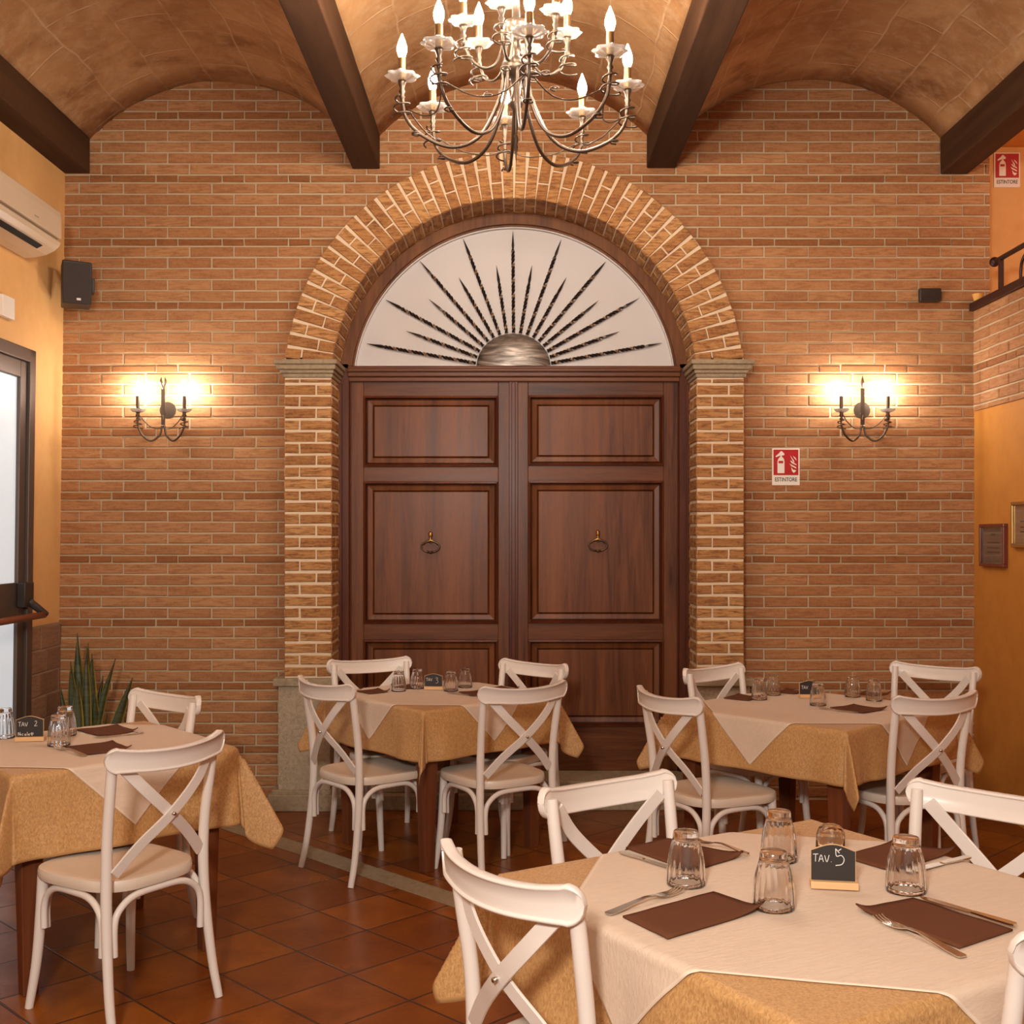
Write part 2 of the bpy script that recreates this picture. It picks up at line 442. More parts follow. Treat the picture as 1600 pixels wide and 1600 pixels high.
def clipw(z):
    h = 1.17
    if z > ZC:
        dz = z - ZC
        if dz >= h: return [(-2.71, 2.75)]
        h = math.sqrt(h * h - dz * dz)
    return [(-2.71, XC - h), (XC + h, 2.75)]
lay('wall_back', lambda u, z, o: (u, YW - o, z), (0.0, 4.22), (-2.71, 2.75), -2.378, -2.063, clipw, wall)

# portal: brick piers with reveals, brick ring, stone pedestals and imposts
portal = empty('brick_portal', (XC, YF, 0), 0, 'projecting arch of orange-brown bricks on two brick piers framing the large wooden door', 'arch')
def pier(sx):
    bmm = bmesh.new(); x0, x1 = sorted((sx * RI, sx * RO))
    box(bmm, x0, x1, 0, YW - YF - 0.002, 0.7, 2.52); box(bmm, *sorted((sx * RI, sx * 1.12)), YW - YF - 0.002, YB - YF, 0.7, 2.52)
    core = link('pier', bmm, MORTAR_ARCH, portal)
    bmb = bmesh.new(); vals = []
    z = 0.735; r = 0
    while z < 2.40:
        zt = min(z + 0.0655, 2.405)
        w = x1 - x0
        cut = x0 + (w * 0.68 if r % 2 == 0 else w * 0.32)
        for q0, q1 in ((x0, cut - 0.005), (cut + 0.005, x1)):
            add_brick(bmb, vals, lambda u, zz, o: (u, -o, zz), q0, q1, z + 0.0075, zt - 0.0075, 0.006, 0.002)
        # reveal (faces the door) and outer flank
        xe = x0 if sx > 0 else x1
        for q0, q1 in (((0.0, 0.12), (0.132, 0.29)) if r % 2 else ((0.0, 0.25), (0.262, 0.29))):
            add_brick(bmb, vals, lambda u, zz, o: (xe - sx * o, u, zz), q0, q1, z + 0.0075, zt - 0.0075, 0.005, 0.002)
        xo = x1 if sx > 0 else x0
        add_brick(bmb, vals, lambda u, zz, o: (xo + sx * o, u, zz), 0.0, YW - YF, z + 0.0075, zt - 0.0075, 0.004, 0.002)
        z += 0.0655; r += 1
    o = link('pier_bricks', bmb, BRICK_ARCH, core, recalc=True); set_tint(o, vals)
    # pedestal
    b2 = bmesh.new()
    box(b2, *sorted((sx * (RI + 0.002), sx * 1.312)), -0.022, YW - YF - 0.005, 0.09, 0.70)
    link('pedestal', b2, STONE, portal, bevel=0.004)
    for q, nm in (((RI - 0.02, 1.338, -0.045, 0.69, 0.733), 'pedestal_cap'), ((RI - 0.02, 1.362, -0.062, 0.0, 0.093), 'pedestal_base')):
        b2 = boxes((*sorted((sx * q[0], sx * q[1])), q[2], YW - YF - 0.005, q[3], q[4]))
        if nm == 'pedestal_base': box(b2, *sorted((sx * (RI - 0.008), sx * 1.345)), -0.045, YW - YF - 0.005, 0.088, 0.115)
        link(nm, b2, STONE_SM, portal, bevel=0.006)
    # impost
    b2 = bmesh.new()
    for a, za, zb in ((0.048, 2.478, 2.505), (0.036, 2.450, 2.480), (0.022, 2.430, 2.452), (0.012, 2.408, 2.432)):
        box(b2, *sorted((sx * (RI - a * 0.8), sx * (RO + a * 1.15))), -a, YB - YF, za, zb)
    link('impost', b2, STONE_SM, portal, bevel=0.006)
pier(-1); pier(1)
# ring
bmm = bmesh.new(); bmb = bmesh.new(); vals = []
A0 = math.asin(0.118 / RO); A1 = PI - A0; NV = 50
def arc_pt(r, a, y): return (r * math.cos(a), y, ZC + r * math.sin(a))
NS = 106
ro, ri = [], []
for i in range(NS + 1):
    a = A0 + (A1 - A0) * i / NS
    ro.append((bmm.verts.new(arc_pt(RO, a, 0)), bmm.verts.new(arc_pt(RO, a, YW - YF - .002)))); ri.append((bmm.verts.new(arc_pt(RI, a, 0)), bmm.verts.new(arc_pt(RI, a, YB - YF + .02))))
for i in range(NS):
    bmm.faces.new((ro[i][0], ro[i + 1][0], ri[i + 1][0], ri[i][0])); bmm.faces.new((ri[i][0], ri[i + 1][0], ri[i + 1][1], ri[i][1]))
    bmm.faces.new((ro[i][0], ro[i][1], ro[i + 1][1], ro[i + 1][0])); bmm.faces.new((ro[i][1], ri[i][1], ri[i + 1][1], ro[i + 1][1]))
ring = link('arch_ring', bmm, MORTAR_ARCH, portal)
for i in range(NV):
    a = A0 + (A1 - A0) * (i + 0.5) / NV; pitch = (A1 - A0) / NV
    c, s = math.cos(a), math.sin(a)
    bw = RI * pitch * 0.86           # parallel-sided bricks, wedge-shaped joints
    jo = random.uniform(-0.004, 0.006)
    M = lambda u, w, o: (u * c - (w) * s, -o, ZC + u * s + w * c)
    full = RO + jo - RI; cut = RI + full * (0.66 if i % 2 else 0.34)
    tn = random.random()
    for q0, q1 in ((RI - 0.003, cut - 0.005), (cut + 0.005, RO + jo)):
        add_brick(bmb, vals, M, q0, q1, -bw / 2 * 1.06, bw / 2 * 1.06, 0.009, 0.002, tint=min(1, max(0, tn + random.uniform(-.3, .3))))
    Mi = lambda u, w, o: ((RI - o) * c - w * s, u, ZC + (RI - o) * s + w * c)
    for q0, q1 in (((0.0, 0.12), (0.132, 0.288)) if i % 2 else ((0.0, 0.25), (0.262, 0.288))):
        add_brick(bmb, vals, Mi, q0, q1, -bw / 2, bw / 2, 0.005, 0.0015, tint=tn)
o = link('voussoirs', bmb, BRICK_ARCH, ring, recalc=True); set_tint(o, vals)
# stone threshold
b2 = boxes((-RI + 0.02, RI - 0.02, -0.03, YB - YF + 0.2, 0, 0.085), (-RI + 0.02, RI - 0.02, 0.03, YB - YF + 0.2, 0.085, 0.15))
link('threshold_step', b2, STONE_SM, portal, bevel=0.006)

# ------------------------------------------------------------------ door with fanlight
door = empty('door_1', (XC, YB, 0)); door['kind'] = 'structure'
SX = 1 / 268.0
def PX(x): return (x - 804) * SX            # door face: metres from the axis
def PZ(y): return CAM_H + (836 - y) * SX
b = bmesh.new()
for s in (-1, 1):
    box(b, *sorted((s * 1.03, s * 0.962)), -0.0, 0.12, 0.15, 2.53)
    box(b, *sorted((s * 0.962, s * 0.953)), 0.012, 0.12, 0.15, 2.45)
    box(b, *sorted((s * 1.03, s * 1.0)), -0.02, 0.0, 0.15, 2.41)
link('jamb', b, DOORM, door, bevel=0.004)
b = boxes((-0.97, 0.97, -0.012, 0.10, 2.452, 2.515), (-0.97, 0.97, -0.028, 0.10, 2.478, 2.50), (-0.97, 0.97, 0.006, 0.1, 2.425, 2.455))
link('transom', b, DOORH, door, bevel=0.006)
def arc_band(bm, r0, r1, y0, y1, a0, n=64, zc=ZC, zmin=None):
    vs = []
    for i in range(n + 1):
        a = a0 + (PI - 2 * a0) * i / n
        vs.append([bm.verts.new((r * math.cos(a), y, zc + r * math.sin(a))) for r, y in ((r0, y0), (r1, y0), (r1, y1), (r0, y1))])
    for i in range(n):
        for k in range(4): bm.faces.new((vs[i][k], vs[i][(k + 1) % 4], vs[i + 1][(k + 1) % 4], vs[i + 1][k]))
    bm.faces.new(vs[0]); bm.faces.new(vs[-1][::-1])
a0 = math.asin(0.115 / 1.0)
b = bmesh.new(); arc_band(b, 0.955, 1.035, 0.0, 0.10, a0); arc_band(b, 0.945, 0.965, 0.03, 0.10, a0)
fl = link('fanlight_frame', b, FRAMEW, door, smooth=True, autos=40)
b = bmesh.new(); arc_band(b, 0.938, 0.947, 0.036, 0.09, a0); box(b, -0.94, 0.94, 0.036, 0.09, 2.513, 2.522)
link('fanlight_bead', b, PANELW, fl)
b = bmesh.new()
c0 = [(0.945 * math.cos(a0 + (PI - 2 * a0) * i / 48), ZC + 0.945 * math.sin(a0 + (PI - 2 * a0) * i / 48)) for i in range(49)]
prism_y(b, c0, 0.062, 0.075)
pan = link('fanlight_panel', b, PANELW, door)
# sunburst
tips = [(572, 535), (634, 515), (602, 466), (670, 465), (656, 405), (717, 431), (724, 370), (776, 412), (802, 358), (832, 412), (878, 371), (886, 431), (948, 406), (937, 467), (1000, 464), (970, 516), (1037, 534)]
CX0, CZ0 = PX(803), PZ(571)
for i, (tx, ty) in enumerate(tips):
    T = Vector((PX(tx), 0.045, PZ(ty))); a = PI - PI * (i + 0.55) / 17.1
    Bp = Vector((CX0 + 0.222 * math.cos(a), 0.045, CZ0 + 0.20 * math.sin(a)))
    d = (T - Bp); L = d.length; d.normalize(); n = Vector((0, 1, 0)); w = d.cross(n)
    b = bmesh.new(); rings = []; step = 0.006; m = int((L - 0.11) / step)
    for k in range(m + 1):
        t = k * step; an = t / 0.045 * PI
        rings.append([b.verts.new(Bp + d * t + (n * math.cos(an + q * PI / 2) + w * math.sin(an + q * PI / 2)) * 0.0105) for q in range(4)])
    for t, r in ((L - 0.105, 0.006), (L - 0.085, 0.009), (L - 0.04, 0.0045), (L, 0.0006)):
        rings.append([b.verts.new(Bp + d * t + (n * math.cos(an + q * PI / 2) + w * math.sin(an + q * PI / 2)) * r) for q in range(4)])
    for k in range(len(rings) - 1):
        for q in range(4): b.faces.new((rings[k][q], rings[k][(q + 1) % 4], rings[k + 1][(q + 1) % 4], rings[k + 1][q])).material_index = 1 if q == 0 and k < m else 0  # highlight glints painted on as one steel-coloured face of the twist
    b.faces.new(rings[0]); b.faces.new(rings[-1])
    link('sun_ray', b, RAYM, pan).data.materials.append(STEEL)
b = bmesh.new()
rows = []
for j in range(9):
    e = j / 8; rows.append([b.verts.new((CX0 + 0.218 * math.cos(e * PI / 2) * math.cos(PI * i / 32), 0.058 - 0.05 * math.sin(e * PI / 2), CZ0 + 0.196 * math.cos(e * PI / 2) * math.sin(PI * i / 32))) for i in range(33)])
for j in range(8):
    for i in range(32): b.faces.new((rows[j][i], rows[j][i + 1], rows[j + 1][i + 1], rows[j + 1][i]))
bmesh.ops.remove_doubles(b, verts=b.verts, dist=1e-5)
link('sun_disc', b, SUNST, pan, smooth=True)
# leaves
def leaf(xa, xb, panels, name):
    b = bmesh.new(); y0 = 0.03
    zs = [PZ(p[2]) for p in panels] + [PZ(p[3]) for p in panels]
    pl = min(p[0] for p in panels); pr = max(p[1] for p in panels)
    XA, XB = PX(xa), PX(xb); L_, R_ = PX(pl), PX(pr)
    box(b, XA, L_, y0, y0 + 0.05, 0.152, PZ(595)); box(b, R_, XB, y0, y0 + 0.05, 0.152, PZ(595))
    lf = link('door_leaf', b, DOORW, door, bevel=0.003)
    b = bmesh.new(); prev = PZ(595)
    for p in panels:
        box(b, L_, R_, y0, y0 + 0.05, PZ(p[2]), prev); prev = PZ(p[3])
    box(b, L_, R_, y0, y0 + 0.05, 0.152, prev)
    link('cross_rail', b, DOORH, lf, bevel=0.002)
    for p in panels:
        x0, x1, z1, z0 = PX(p[0]), PX(p[1]), PZ(p[2]), PZ(p[3])
        # dark bolection step, sloped border, inner bead, raised field
        def framed(steps, nm, mat):
            bb = bmesh.new(); rr = []
            for ins, yy in steps:
                rr.append([bb.verts.new((x, yy, z)) for x, z in ((x0 + ins, z0 + ins), (x1 - ins, z0 + ins), (x1 - ins, z1 - ins), (x0 + ins, z1 - ins))])
            for i in range(len(rr) - 1):
                for k in range(4): bb.faces.new((rr[i][k], rr[i][(k + 1) % 4], rr[i + 1][(k + 1) % 4], rr[i + 1][k]))
            return bb
        bb = framed([(0, y0 + 0.03), (0, y0 - 0.014), (0.012, y0 - 0.018), (0.016, y0 + 0.018), (0.021, y0 + 0.02)], 'm', None)
        link('panel_moulding', bb, DOORM, lf)
        bb = framed([(0.019, y0 + 0.018), (0.024, y0 + 0.008), (0.050, y0 + 0.013), (0.055, y0 + 0.018)], 'm', None)
        link('panel_border', bb, DOORW, lf)
        bb = framed([(0.053, y0 + 0.017), (0.056, y0 + 0.028), (0.061, y0 + 0.03)], 'm', None)
        link('panel_groove', bb, DOORM, lf)
        bb = bmesh.new(); box(bb, x0 + 0.060, x1 - 0.060, y0 + 0.008, y0 + 0.04, z0 + 0.060, z1 - 0.060)
        link('panel_field', bb, DOORW, lf, bevel=0.003)
    return lf
lfL = leaf(547, 797, [(568, 779, 618, 729), (568, 779, 752, 975), (568, 779, 1000, 1136)], 'l')
lfR = leaf(809, 1061, [(826, 1038, 617, 727), (826, 1038, 751, 974), (826, 1038, 1000, 1136)], 'r')
b = boxes((PX(796), PX(810), 0.015, 0.08, 0.152, PZ(595)), (PX(800), PX(806), 0.004, 0.02, 0.152, PZ(597)))
link('meeting_stile', b, DOORM, door, bevel=0.003)
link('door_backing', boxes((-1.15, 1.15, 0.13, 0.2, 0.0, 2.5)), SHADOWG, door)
for lf, kx, ky in ((lfL, 673, 848), (lfR, 935, 846)):
    b = bmesh.new(); x, z = PX(kx), PZ(ky)
    lathe(b, [(0.0, -0.035), (0.008, -0.030), (0.011, -0.02), (0.007, -0.008), (0.010, 0.0), (0.013, 0.012), (0.010, 0.026), (0.0, 0.034)], 14, (x, 0.012, z + 0.035))
    lathe(b, [(0.018, -0.032), (0.016, -0.020), (0.006, -0.012), (0.006, 0.0)], 14, (x, 0.03, z + 0.0), axis='y')
    tube(b, [(x - 0.04, 0.01, z - 0.012), (x - 0.026, 0.008, z + 0.006), (x, 0.006, z + 0.014), (x + 0.026, 0.008, z + 0.006), (x + 0.04, 0.01, z - 0.012)], [0.003, 0.008, 0.003], 10, 5)
    kk = link('knocker', b, BRASSK, lf, smooth=True)
    b = bmesh.new(); rp = [(x + 0.053 * math.cos(t), 0.004, z - 0.022 + (0.030 if math.sin(t) > 0 else 0.034) * math.sin(t)) for t in [PI / 2 + 2 * PI * i / 24 for i in range(25)]]
    tube(b, rp, 0.005, 10, 2)
    for q in (-0.014, 0, 0.014):
        bmesh.ops.create_icosphere(b, subdivisions=2, radius=0.009 if q == 0 else 0.0065, matrix=Matrix.Translation((x + q, 0.002, z - 0.056 + abs(q) * 0.3)))
    link('knocker_ring', b, IRON, kk, smooth=True)

# ------------------------------------------------------------------ floor, side walls, vaults
struct('floor', boxes((-3.2, 4.6, -2.5, 7.3, -0.06, 0)), FLOOR)
b = bmesh.new()
u0, u1 = 3.203, 3.330; r2 = math.sqrt(.5)
def uvp(u, v, z): return ((u - v) * r2, (u + v) * r2, z)
vs = [b.verts.new(uvp(u, v, z)) for u, v in ((u0, 1.6), (u1, 1.6), (u1, 6.4), (u0, 6.4)) for z in (0.0005, 0.0025)]
for f in ((0, 2, 4, 6), (1, 3, 5, 7), (0, 1, 3, 2), (2, 3, 5, 4), (4, 5, 7, 6), (6, 7, 1, 0)): b.faces.new([vs[i] for i in f])
struct('trim_1', b, BANDST)

DY0, DY1, DZ = 4.95, 6.26, 2.52
def lw(x_off, y, z): return (XL + x_off + 0.0135 * (z - 0.3) , y, z)
def lwbox(b, o0, o1, y0, y1, z0, z1):
    v = [b.verts.new(lw(o, y, z)) for o in (o0, o1) for y in (y0, y1) for z in (z0, z1)]
    for f in ((0, 1, 3, 2), (4, 6, 7, 5), (0, 4, 5, 1), (2, 3, 7, 6), (0, 2, 6, 4), (1, 5, 7, 3)): b.faces.new([v[i] for i in f])
b = bmesh.new()
lwbox(b, -0.25, 0, DY1, YW, 0, 4.0); lwbox(b, -0.25, 0, DY0, DY1, DZ, 4.0); lwbox(b, -0.25, 0, -2.5, DY0, 0, 4.0)
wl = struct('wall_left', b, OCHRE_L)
# brick dado on the left wall
b = bmesh.new(); lwbox(b, 0.0, 0.012, DY1 + 0.02, YW - 0.012, 0, 1.03); lwbox(b, 0, 0.012, -2.5, DY0 - 0.02, 0, 1.03)
dado = link('dado', b, m_mortar('dado_mortar', (0.28, 0.19, 0.12), (0.36, 0.25, 0.16)), wl)
b = bmesh.new(); vals = []
z = 0.0; r = 0
while z < 1.0:
    y = DY1 + 0.02 - (0.13 if r % 2 else 0.05)
    while y < YW:
        q0, q1 = max(y, DY1 + 0.025), min(y + 0.25, YW - 0.02)
        add_brick(b, vals, lambda u, zz, o: lw(0.012 + o, u, zz), q0, q1, z + 0.004, z + 0.124, 0.005); y += 0.258
    z += 0.128; r += 1
o = link('dado_bricks', b, m_brick('dado_brick', (0.20, 0.10, 0.05), (0.25, 0.13, 0.07), (0.31, 0.17, 0.095), (0.14, 0.065, 0.03)), dado); set_tint(o, vals)

# exit door on the left wall (bronze aluminium, frosted panes)
d2 = empty('door_2', (0, 0, 0)); d2['kind'] = 'structure'
b = bmesh.new()
lwbox(b, -0.05, 0.03, DY1 - 0.07, DY1, 0, DZ); lwbox(b, -0.05, 0.03, DY0, DY0 + 0.07, 0, DZ); lwbox(b, -0.05, 0.03, DY0, DY1, DZ - 0.07, DZ)
link('outer_frame', b, ALU, d2, bevel=0.004)
b = bmesh.new()
lwbox(b, -0.04, 0.012, DY1 - 0.15, DY1 - 0.07, 0.02, DZ - 0.07); lwbox(b, -0.04, 0.012, DY0 + 0.07, DY0 + 0.15, 0.02, DZ - 0.07)
lwbox(b, -0.04, 0.012, DY0 + 0.15, DY1 - 0.15, DZ - 0.16, DZ - 0.07); lwbox(b, -0.04, 0.012, DY0 + 0.15, DY1 - 0.15, 1.10, 1.28)
lwbox(b, -0.04, 0.012, DY0 + 0.15, DY1 - 0.15, 0.02, 0.16)
lf = link('door_frame_leaf', b, ALU, d2, bevel=0.004)
b = bmesh.new(); lwbox(b, -0.02, -0.008, DY0 + 0.14, DY1 - 0.14, 1.27, DZ - 0.15); link('upper_pane', b, FROST, d2)
b = bmesh.new(); lwbox(b, -0.02, -0.008, DY0 + 0.14, DY1 - 0.14, 0.15, 1.11); link('lower_pane', b, FROST, d2)
b = bmesh.new(); lwbox(b, 0.012, 0.06, DY1 - 0.17, DY1 - 0.06, 1.15, 1.28)
tube(b, [(XL + 0.06, DY1 - 0.1, 1.18), (XL + 0.11, DY1 - 0.07, 1.13), (XL + 0.135, DY1 - 0.05, 1.10)], [0.022, 0.02, 0.02], 10, 4)
link('panic_bar_bracket', b, BLACKM, d2, smooth=True, autos=40, bevel=0.005)
b = bmesh.new(); tube(b, [(XL + 0.125, DY1 - 0.06, 1.105), (XL + 0.125, DY0 + 0.1, 1.105)], 0.018, 12, 2)
link('panic_bar', b, REDBAR, d2, smooth=True)

# right wall: ochre below, brick band above, ledge of the mezzanine
ZB0, ZB1 = 2.243, 2.82
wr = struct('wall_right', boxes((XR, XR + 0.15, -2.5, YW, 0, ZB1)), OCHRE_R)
b = boxes((XR - 0.002, XR + 0.01, 3.5, YW, ZB0, ZB1)); link('brick_band_bed', b, MORTAR, wr)
lay('band', lambda u, z, o: (XR - 0.002 - o, u, z), (ZB0, ZB1), (3.5, YW - 0.02), 6.60, 6.5, None, wr)
struct('floor_mezzanine', boxes((XR + 0.15, 4.4, -2.5, 7.1, 2.72, 2.84)), OCHRE)
struct('wall_mezzanine_back', boxes((2.66, 4.4, 7.1, 7.2, 2.6, 4.0)), OCHRE_L)
point('mezzanine_ceiling_light', (3.7, 5.6, 3.6), 22, WARM, 0.08)
struct('wall_mezzanine_right', boxes((4.4, 4.5, -2.5, 7.2, 0, 4.0)), OCHRE)
struct('ceiling_mezzanine', boxes((2.63, 4.4, -2.5, 7.2, 3.9, 3.98)), OCHRE)
# beams
for i, (x0, x1, za, zb) in enumerate(((-2.60, -2.44, 3.615, 3.82), (-0.928, -0.769, 3.64, 3.85), (0.769, 0.935, 3.645, 3.84), (2.46, 2.62, 3.61, 3.82))):
    o = link('ceiling_beam', boxes((x0, x1, -2.5, YW - 0.012, za, zb)), BEAMW, bevel=0.006)
    tag(o, ['dark brown ceiling beam against the ochre wall, above the air conditioner', 'dark brown ceiling beam just left of the chandelier', 'dark brown ceiling beam just right of the chandelier',
            'dark brown ceiling beam at the far right, beside the mezzanine opening'][i], 'beam', kind='structure')
def vault(name, xa, xb, zs, zp):
    bm = bmesh.new(); uvl = bm.loops.layers.uv.new('UVMap')
    w = (xb - xa) / 2; h = zp - zs; R = (w * w + h * h) / (2 * h); cx = (xa + xb) / 2; cz = zp - R; a = math.asin(w / R)
    nx, ny = 36, 46; g = []
    for i in range(nx + 1):
        t = -a + 2 * a * i / nx; row = []
        for j in range(ny + 1):
            y = -2.5 + (YW + 2.5) * j / ny
            nz = noise.noise(Vector((cx + t * 3, y * 2.2, 1.7))) * 0.012
            row.append((bm.verts.new((cx + (R + nz) * math.sin(t), y, cz + (R + nz) * math.cos(t))), (y, t * R)))
        g.append(row)
    for i in range(nx):
        for j in range(ny):
            q = (g[i][j], g[i + 1][j], g[i + 1][j + 1], g[i][j + 1]); f = bm.faces.new([p[0] for p in q]); f.smooth = True
            for l, p in zip(f.loops, q): l[uvl].uv = p[1]
    o = link(name, bm, VAULT, recalc=False, smooth=True); o['kind'] = 'structure'
    m = o.modifiers.new('solid', 'SOLIDIFY'); m.thickness = 0.08; m.offset = 1
    # vault normals: make sure thickness grows upwards
    if o.data.polygons[0].normal.z < 0: m.offset = -1
    return o
vault('ceiling_vault_left', -2.45, -0.92, 3.81, 4.148); vault('ceiling_vault_middle', -0.777, 0.777, 3.825, 4.16); vault('ceiling_vault_right', 0.928, 2.47, 3.81, 4.158)
struct('ceiling', boxes((-2.9, 4.5, -2.5, 7.2, 4.3, 4.4)), OCHRE)

# ------------------------------------------------------------------ chairs
RSEC = [(.35, 1), (.85, .97), (1, .88), (.95, .80), (.55, .72), (.5, 0), (.55, -.72), (.95, -.80), (1, -.88), (.85, -.97), (.35, -1), (-.35, -1), (-.85, -.97), (-1, -.88), (-.95, -.80), (-.55, -.72), (-.5, 0), (-.55, .72), (-.95, .80), (-1, .88), (-.85, .97), (-.35, 1)]
def make_chair():
    root = empty('cross_back_chair', (0, 0, 0))
    # seat
    bm = bmesh.new(); n = 40
    def outline(sc, z, dz=0):
        r = []
        for i in range(n):
            t = 2 * PI * i / n; c, s_ = math.cos(t), math.sin(t); e = 2 / 3.6
            x = math.copysign(abs(c) ** e, c); y = math.copysign(abs(s_) ** e, s_)
            wx = 0.205 + 0.014 * y - 0.02 * max(0, -y - 0.6)
            r.append(bm.verts.new((x * wx * sc, 0.012 + y * 0.213 * sc, z)))
        return r
    R = [outline(0.90, 0.420), outline(0.985, 0.424), outline(1.0, 0.434), outline(1.0, 0.449), outline(0.985, 0.458), outline(0.94, 0.460), outline(0.8, 0.4565), outline(0.5, 0.452), outline(0.2, 0.450)]
    for a, b_ in zip(R, R[1:]):
        for i in range(n): bm.faces.new((a[i], a[(i + 1) % n], b_[(i + 1) % n], b_[i]))
    bm.faces.new(R[0][::-1]); bm.faces.new(R[-1])
    link('seat', bm, SEATM, root, smooth=True, autos=50)
    # curved top rail with rounded ends
    bm = bmesh.new(); m = 44; rings = []; W_ = 0.232; t0 = 1 - 0.040 / W_
    for i in range(m + 1):
        t = -1 + 2 * i / m; t = math.copysign(1 - (1 - abs(t)) ** 1.35, t)
        h = 0.0345 + 0.006 * max(0, (abs(t) - 0.6) / 0.4)
        if abs(t) > t0: h = 0.0405 * math.sqrt(max(0.0, 1 - ((abs(t) - t0) / (1 - t0)) ** 2)) + 0.0008
        x = W_ * t; y = -0.285 + 0.062 * t * t; zc = 0.8505 - 0.017 * (1 - t * t)
        nx = -0.53 * t; nn = Vector((nx, 1, 0)).normalized(); th = 0.014 if abs(t) < t0 else 0.014 - 0.005 * (abs(t) - t0) / (1 - t0)
        ring = []
        for p, q in RSEC:
            p, q = p * th, q * h
            ring.append(bm.verts.new(Vector((x, y, zc)) + nn * p + Vector((0, -0.10 * q, q))))
        rings.append(ring)
    for i in range(m):
        for k in range(len(RSEC)): bm.faces.new((rings[i][k], rings[i][(k + 1) % len(RSEC)], rings[i + 1][(k + 1) % len(RSEC)], rings[i + 1][k]))
    bm.faces.new(rings[0]); bm.faces.new(rings[-1])
    link('top_rail', bm, WHITE, root, smooth=True, autos=60)
    # legs
    for sx in (-1, 1):
        bm = bmesh.new()
        tube(bm, [(sx * .208, -.234, 0), (sx * .202, -.208, .12), (sx * .194, -.186, .30), (sx * .190, -.178, .45), (sx * .191, -.184, .60), (sx * .196, -.204, .74), (sx * .198, -.216, .82), (sx * .198, -.220, .860)],
             [.0135, .015, .0165, .0175, .017, .0165, .016, .0145], 14, 6)
        lg = link('leg', bm, WHITE, root, smooth=True, autos=60)
        bm = bmesh.new()
        tube(bm, [(sx * .172, .168, .432), (sx * .176, .176, .30), (sx * .183, .188, .15), (sx * .198, .206, 0)], [.0185, .0175, .016, .0135], 14, 7)
        link('leg', bm, WHITE, root, smooth=True, autos=60)
    # X straps
    for s in (-1, 1):
        bm = bmesh.new(); d = 0.0045 * s
        path = catmull([(-s * .172, -.226 + d, .828), (-s * .10, -.250 + d, .745), (0, -.246 + d, .652), (s * .10, -.214 + d, .565), (s * .172, -.188 + d, .487)], 7)
        n_ = Vector((0, 1, 0.12)).normalized()
        sweep(bm, path, [(0.0035, 0.0185), (-0.0035, 0.0185), (-0.0035, -0.0185), (0.0035, -0.0185)], up=n_)
        st = link('back_strap', bm, WHITE, root, bevel=0.0015)
        if s == -1:
            bm = bmesh.new(); lathe(bm, [(0.0, -0.008), (0.0045, -0.006), (0.0055, -0.002), (0.0055, 0.012)], 10, (0, -0.254, 0.652), axis='y')
            link('rivet', bm, STEEL, st, smooth=True)
    # bentwood braces (inverted U)
    def U(a, b_, za, zb):
        a, b_ = Vector(a), Vector(b_); bm = bmesh.new(); d = (b_ - a); 
        P = [a + Vector((0, 0, za)), a + Vector((0, 0, 0.33)), a + d * 0.06 + Vector((0, 0, 0.375)), a + d * 0.22 + Vector((0, 0, 0.405)), a + d * 0.5 + Vector((0, 0, 0.410)),
             a + d * 0.78 + Vector((0, 0, 0.405)), a + d * 0.94 + Vector((0, 0, 0.375)), b_ + Vector((0, 0, 0.33)), b_ + Vector((0, 0, zb))]
        tube(bm, P, 0.0112, 10, 5); link('brace', bm, WHITE, root, smooth=True, autos=60)
    U((-.168, -.188, 0), (.168, -.188, 0), .235, .235)
    U((-.152, .176, 0), (.152, .176, 0), .255, .255)
    for sx in (-1, 1): U((sx * .192, -.160, 0), (sx * .181, .150, 0), .235, .265)
    return root
chair0 = make_chair()
G = 'white cross-back chairs around the dining tables'
CH_ = [
 (-1.286, 3.809, 56, 'white cross-back chair in the left foreground, seen from behind at the left table'),
 (-1.572, 4.588, 143, 'white cross-back chair behind the left table, next to the green plant'),
 (-0.665, 5.35, 311, 'white cross-back chair seen from behind at the left corner of the door-side table'),
 (-0.081, 5.272, 33, 'white cross-back chair seen from behind at the near right of the door-side table'),
 (-0.655, 5.89, 205, 'white cross-back chair facing the camera, its rail below the left door leaf'),
 (-0.054, 5.779, 138, 'white cross-back chair facing the camera, its rail where the two door leaves meet'),
 (0.849, 4.918, 297, 'white cross-back chair seen from behind at the left corner of the back right table'),
 (1.633, 4.972, 25, 'white cross-back chair seen from behind at the near right of the back right table'),
 (1.145, 5.571, 221, 'white cross-back chair facing the camera before the right brick pier'),
 (1.953, 5.643, 138, 'white cross-back chair facing the camera next to the ochre right wall'),
 (0.172, 2.450, 307, 'large white cross-back chair at the left side of the front table, seen from behind'),
 (0.387, 2.883, 215, 'white cross-back chair facing the camera at the far left side of the front table'),
 (1.05, 2.77, 135, 'white cross-back chair behind the front table, its rail cut by the right photo edge'),
 (0.888, 2.205, 32, 'white cross-back chair at the bottom right corner, only a rounded rail end showing'),
]
for i, (x, y, a, lb) in enumerate(CH_):
    c = chair0 if i == 0 else copy_tree(chair0)
    c.location = (x, y, 0); c.rotation_euler = (0, 0, math.radians(a)); tag(c, lb, 'chair', G)

